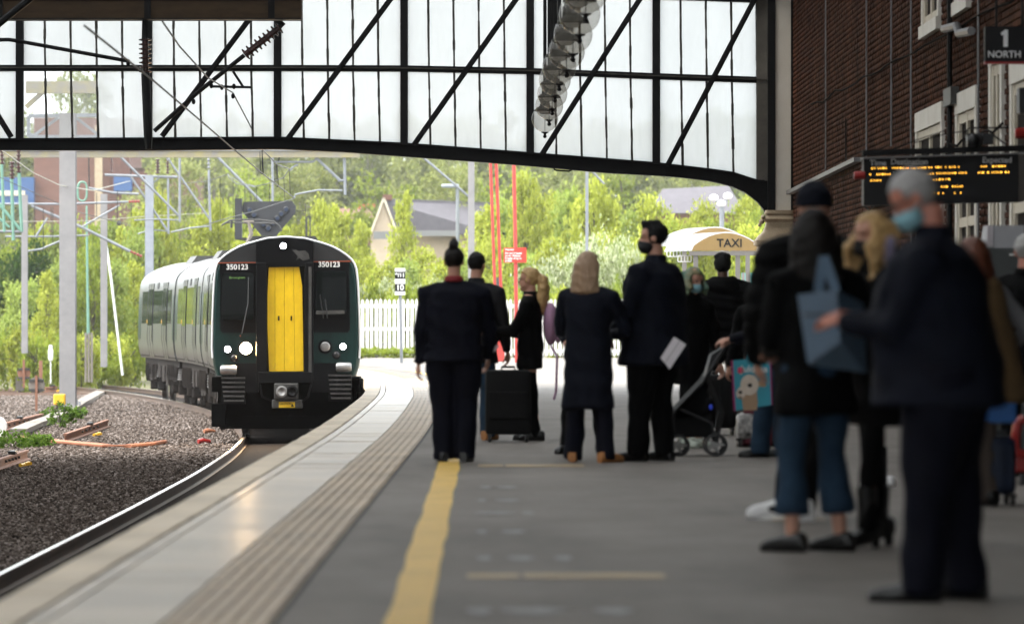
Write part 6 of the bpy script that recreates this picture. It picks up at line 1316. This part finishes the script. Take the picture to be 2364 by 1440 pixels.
MB().prism([(-.09,.86),(.0,.82),(.05,1.42),(.0,1.46),(-.07,1.42)],.2,.235).build('shirt_front',M['lilac'],p13,local=True)
# glasses for the front man
hx = head_xf(Vector((0,.1*(.845*1.745-.515*1.745)+.012,.868*1.745)),R(30),R(4),1.0); gm_ = MB()
for sg_ in (-1,1): gm_.tube([(sg_*.032+.022*math.cos(a),.105,.118+.018*math.sin(a)) for a in np.linspace(0,2*math.pi,13)],.0025,5).tube([(sg_*.054,.103,.122),(sg_*.08,.0,.115)],.0025,5)
xf(gm_,hx).build('glasses',M['blackplastic'],p13,local=True)
bp = thing('backpack', loc_of(p3,0,-.22,.9), 'lilac pink backpack on the woman with the golden ponytail','backpack'); c_ = loc_of(p3,0,-.19,1.08)
mbk = MB().ell((c_.x,c_.y,c_.z+.0),(.07,.14,.2),16,12); mbk.tube([c_+Vector((.0,-.1,-.2)),c_+Vector((.06,-.1,-.3)),c_+Vector((.05,-.1,-.62)),c_+Vector((.03,-.1,-.7))],.012,6); mbk.build('pack_body',M['pink'],bp,smooth=True); MB().ell((c_.x+.07,c_.y,c_.z-.08),(.04,.1,.1),12,8).build('pack_pocket',M['pink'],bp,smooth=True)
def suitcase(label, px0, px1, ytop, ybot, s_, m, depth=.26, handle=True, tilt=0, m2=None, ribs_=True):
    a, b = W(px0,ybot,s_), W(px1,ytop,s_); w = b.x-a.x; h = b.z-0.06; o = thing('suitcase',((a.x+b.x)/2,F/s_,0),label,'suitcase',None,R(tilt))
    MB().chbox((-w/2,-depth/2,.07),(w/2,depth/2,h),.035).build('shell',M[m],o,local=True,smooth=True,angle=30)
    if ribs_:
        for k in range(3): x0 = -w/2+w*(k+.75)/3.5; MB().chbox((x0,-depth/2-.006,.12),(x0+w*.1,-depth/2+.01,h-.05),.004).build('rib',M[m2 or m],o,local=True)
    MB().chbox((-w*.42,-depth/2-.02,h*.32),(w*.42,-depth/2+.01,h*.7),.01).build('front_pocket',M[m],o,local=True) if not ribs_ else None
    for sx in (-1,1):
        for sy in (-1,1): MB().lathe([(.02,-.014),(.03,-.012),(.03,.012),(.02,.014)],(sx*w*.4,sy*depth*.38,.032),12,'x').build('wheel',M['blackplastic'],o,local=True); MB().box((sx*w*.4-.02,sy*depth*.38-.025,.05),(sx*w*.4+.02,sy*depth*.38+.025,.075)).build('wheel_housing',M['blackplastic'],o,local=True)
    MB().tube([(-.06,0,h-.01),(-.06,0,h+.025),(.06,0,h+.025),(.06,0,h-.01)],.012,6).build('carry_handle',M['blackplastic'],o,local=True)
    if handle: MB().tube([(-.09,depth*.3,h-.02),(-.09,depth*.3,h+.18),(.09,depth*.3,h+.18),(.09,depth*.3,h-.02)],.01,6).build('pull_handle',M['steel'],o,local=True)
    return o
suitcase('large black fabric suitcase standing beside the woman with the ponytail',1120,1226,838,1022,252,'case',.3,False,0,None,False)
suitcase('black and white printed suitcase below the teal shopping bag',1701,1740,938,1032,262,'caseprint',.25,False)
suitcase('black suitcase with yellow printed pattern between the jeans legs',1886,1930,925,1085,309,'casespot',.25,False)
cb_ = suitcase('navy suitcase with a bright blue top behind the man in the blazer',2258,2338,985,1166,381,'casenavy',.28,False,4); MB().chbox((-.11,-.15,.5),(.105,.15,.66),.02).build('blue_top_panel',M['caseblue'],cb_,local=True)
suitcase('dark suitcase mostly hidden behind the pushchair',1622,1697,850,1000,238,'case',.28,False)
# bright red seat at the right edge
rs_ = thing('platform_bench', (W(2362,0,340).x,F/340,0), 'red moulded bench end cut by the right edge','bench'); 
MB().tube([W(2364,965,340),W(2350,975,340),W(2344,1010,340),W(2346,1042,340),W(2370,1050,340)],.035,8).build('arm_loop',M['redpl'],rs_,smooth=True); MB().chbox(tuple(W(2338,1092,340)),tuple(W(2400,1050,340)+Vector((0,.5,0))),.02).build('seat_base',M['redpl'],rs_); MB().bar(W(2368,1120,340),W(2368,1092,340),.08,.08).build('leg',M['darkshoe'],rs_)
# red thing seen between legs and near pushchair
rb_ = thing('red_bag', W(2032,1020,360), 'small red bag glimpsed between the boots and the blazer trousers','bag'); MB().chbox(tuple(W(2020,1030,360)-Vector((0,.1,0))),tuple(W(2040,995,360)+Vector((0,.1,0))),.03).build('bag_body',M['redpl'],rb_); 
MB().box((W(2014,0,360).x,F/360-.08,0),(W(2046,0,360).x,F/360+.08,W(0,1031,360).z)).build('bag_base',M['case'],rb_)
ws_ = thing('white_trainer', W(2042,1130,345), 'white trainer seen behind the heeled boots','shoe'); place('shoe_upper',shoe_mesh(M['whiteshoe'],.26,.046,.08),ws_,(0,0,0),(0,0,R(60))); ws_.location = (W(2042,0,345).x,F/345,0)
# blue tote on the shoulder
TB = 492.0; tb = thing('tote_bag', W(1915,770,TB), 'slate blue leather tote bag hanging from a shoulder strap','tote bag')
a,b,c,d = (1841,684),(1985,680),(2005,850),(1868,842)
P = lambda p,dy: W(p[0],p[1],TB)+Vector((0,dy,0))
vs_ = [P((1840,682),0),P((1906,664),-.02),P((1936,676),.0),P((2004,700),.16),P((2006,852),.18),P((1935,795),.02),P((1918,812),0),P((1862,846),0)]
tm_ = MB().add([P((1840,680),-.02),P((1930,668),-.05),P((1938,790),-.05),P((1864,840),-.03)]+[P((1850,680),.1),P((1940,668),.12),P((1944,788),.1),P((1872,838),.08)],[(0,1,2,3),(7,6,5,4),(0,4,5,1),(1,5,6,2),(2,6,7,3),(3,7,4,0)]); tm_.build('front_panel',M['totebag'],tb)
tm_ = MB().add([P((1931,668),-.05),P((2000,700),.16),P((2008,862),.18),P((1866,842),-.03),P((1939,790),-.05)]+[P((1941,672),.14),P((2002,704),.24),P((2008,858),.26),P((1874,838),.09),P((1944,788),.1)],[(0,1,2,3,4),(9,8,7,6,5),(0,5,6,1),(1,6,7,2),(2,7,8,3),(3,8,9,4),(4,9,5,0)]); tm_.build('side_panel',M['totebag'],tb)
MB().bar(P((1888,672),-.03),P((1902,592),.0),.045,.012,up=(0,1,0)).bar(P((1902,592),.0),P((1928,672),-.04),.045,.012,up=(0,1,0)).build('strap',M['totebag'],tb)
# teal shopping bag with a sheep-like animal's head
SB = 290.0; sb = thing('shopping_bag', W(1735,890,SB), 'teal shopping bag printed with a cream alpaca head and white lettering','shopping bag')
S = lambda px,py,dy=0: W(px,py,SB)+Vector((0,dy,0))
MB().add([S(1690,832),S(1778,825),S(1782,934),S(1696,948)]+[S(1692,834,.14),S(1776,827,.14),S(1780,936,.16),S(1698,946,.16)],[(0,1,2,3),(0,4,5,1),(1,5,6,2),(2,6,7,3),(3,7,4,0)]).build('bag_body',M['tealbag'],sb)
MB().bar(S(1690,832,-.004),S(1696,948,-.004),.012,.012).bar(S(1778,825,-.004),S(1782,934,-.004),.01,.01).build('edge_piping',M['magenta'],sb)
MB().bar(S(1724,832,-.003),S(1727,806,.02),.018,.006,up=(0,1,0)).bar(S(1727,806,.02),S(1731,797,.03),.018,.006,up=(0,1,0)).bar(S(1752,828,-.003),S(1758,806,.02),.018,.006,up=(0,1,0)).build('handle',M['tealbag'],sb)
def flat(nm,pts,m,dy): MB().prism([(S(*p).x,S(*p).z) for p in pts],F/SB+dy-.002,F/SB+dy).build(nm,M[m],sb)
el_ = lambda cx_,cy_,rx_,ry_,n=18,rot=0: [(cx_+rx_*math.cos(a)*math.cos(rot)-ry_*math.sin(a)*math.sin(rot),cy_+rx_*math.cos(a)*math.sin(rot)+ry_*math.sin(a)*math.cos(rot)) for a in np.linspace(0,2*math.pi,n+1)[:-1]]
flat('print_neck',[(1712,912),(1746,890),(1749,930),(1747,946),(1716,947)],'fleecebrown',-.004); flat('print_head',el_(1730,888,21,24),'fleece',-.007); flat('print_muzzle',el_(1711,906,11,15,rot=.3),'fleece',-.010); flat('print_ear',[(1746,880),(1755,879),(1769,888),(1766,893),(1748,891)],'fleecebrown',-.006)
flat('print_eye',el_(1731,889,5.5,4.5),'hairdark',-.013); flat('print_nose',el_(1709,905,4.5,4),'hairdark',-.014); flat('print_mouth',[(1705,914),(1713,916),(1712,919),(1706,918)],'hairdark',-.014); flat('print_logo',rr(1703,848,1716,861,3),'pinkprint',-.005)
p = S(1741,852,-.006); put_text('Juldana',p,.075,M['white'],sb,depth=.001,bold=.001)
# pushchair
M['hoodcloth'] = mat('grey_black_nylon', (0.02,0.021,0.023), 0.5, spec=0.4, var=0.3, scale=6, bump=0.3, bscale=10)
PS = 280.0; pc = thing('pushchair', (W(1620,0,PS).x,F/PS,0), 'black folding pushchair with small twin front wheels','pushchair')
Q = lambda px,py,dy=0: W(px,py,PS)+Vector((0,dy,0))
for dy in (-.2,.2):
    MB().tube([Q(1704,782,dy),Q(1694,776,dy),Q(1676,792,dy),Q(1620,880,dy),Q(1562,940,dy),Q(1552,950,dy)],.017,8).build('push_frame',M['blackplastic'],pc); MB().tube([Q(1632,870,dy),Q(1665,950,dy),Q(1650,1030,dy)],.014,8).build('rear_leg',M['blackplastic'],pc); MB().tube([Q(1562,940,dy),Q(1640,975,dy),Q(1650,1020,dy)],.012,8).build('side_rail',M['blackplastic'],pc)
    for px,py,rw in ((1650,1035,.095),(1565,1036,.09)): 
        c_ = Q(px,py,dy); w_ = MB().lathe([(rw*.75,-.02),(rw,-.018),(rw,.018),(rw*.75,.02)],(c_.x,c_.y,rw),20,'y',caps=False).build('wheel',M['blackplastic'],pc); mb = MB()
        for k in range(5): a = k*1.257; mb.bar((c_.x,c_.y,rw),(c_.x+rw*.8*math.cos(a),c_.y,rw+rw*.8*math.sin(a)),.014,.014)
        mb.lathe([(.02,-.024),(.02,.024)],(c_.x,c_.y,rw),10,'y'); mb.build('spokes',M['steel'],w_)
MB().add([Q(1700,780,-.2),Q(1640,818,-.2),Q(1625,870,-.2),Q(1672,800,-.2)]+[Q(1700,780,.2),Q(1640,818,.2),Q(1625,870,.2),Q(1672,800,.2)],[(0,1,2,3),(7,6,5,4),(0,4,5,1),(1,5,6,2),(2,6,7,3),(3,7,4,0)]).build('folded_hood',M['greycloth'] if False else M['hoodcloth'],pc)
MB().add([Q(1622,878,-.19),Q(1556,948,-.19),Q(1562,965,-.19),Q(1650,955,-.19)]+[Q(1622,878,.19),Q(1556,948,.19),Q(1562,965,.19),Q(1650,955,.19)],[(0,1,2,3),(7,6,5,4),(0,4,5,1),(1,5,6,2),(2,6,7,3),(3,7,4,0)]).build('seat_fabric',M['black'],pc)
MB().chbox(tuple(Q(1551,1008,-.19)),tuple(Q(1645,950,.19)),.02).build('basket',M['case'],pc); MB().tube([Q(1704,784,-.2),Q(1706,780,0),Q(1704,784,.2)],.02,8).build('push_handle',M['blackplastic'],pc); MB().ell(Q(1638,938,-.21),(.015,.01,.022),10,8).build('clip_light',M['bluelight'],pc,smooth=True)

# ------------------------------------------------------------------ haze volume added to pale and soften the trees
hz = MB().box((-800,-200,-3.0),(800,1200,60)).build('haze', None)
hm_ = bpy.data.materials.new('added_haze'); hm_.use_nodes = True; hn = hm_.node_tree.nodes; hn.clear()
ho_ = hn.new('ShaderNodeOutputMaterial'); pv = hn.new('ShaderNodeVolumePrincipled'); pv.inputs['Color'].default_value = (0.92,0.95,1,1); pv.inputs['Density'].default_value = 0.0003; pv.inputs['Anisotropy'].default_value = 0.2
hm_.node_tree.links.new(pv.outputs[0], ho_.inputs['Volume']); hz.data.materials.append(hm_); tag(hz, 'added thin pale haze over the whole scene', 'haze', kind='stuff')
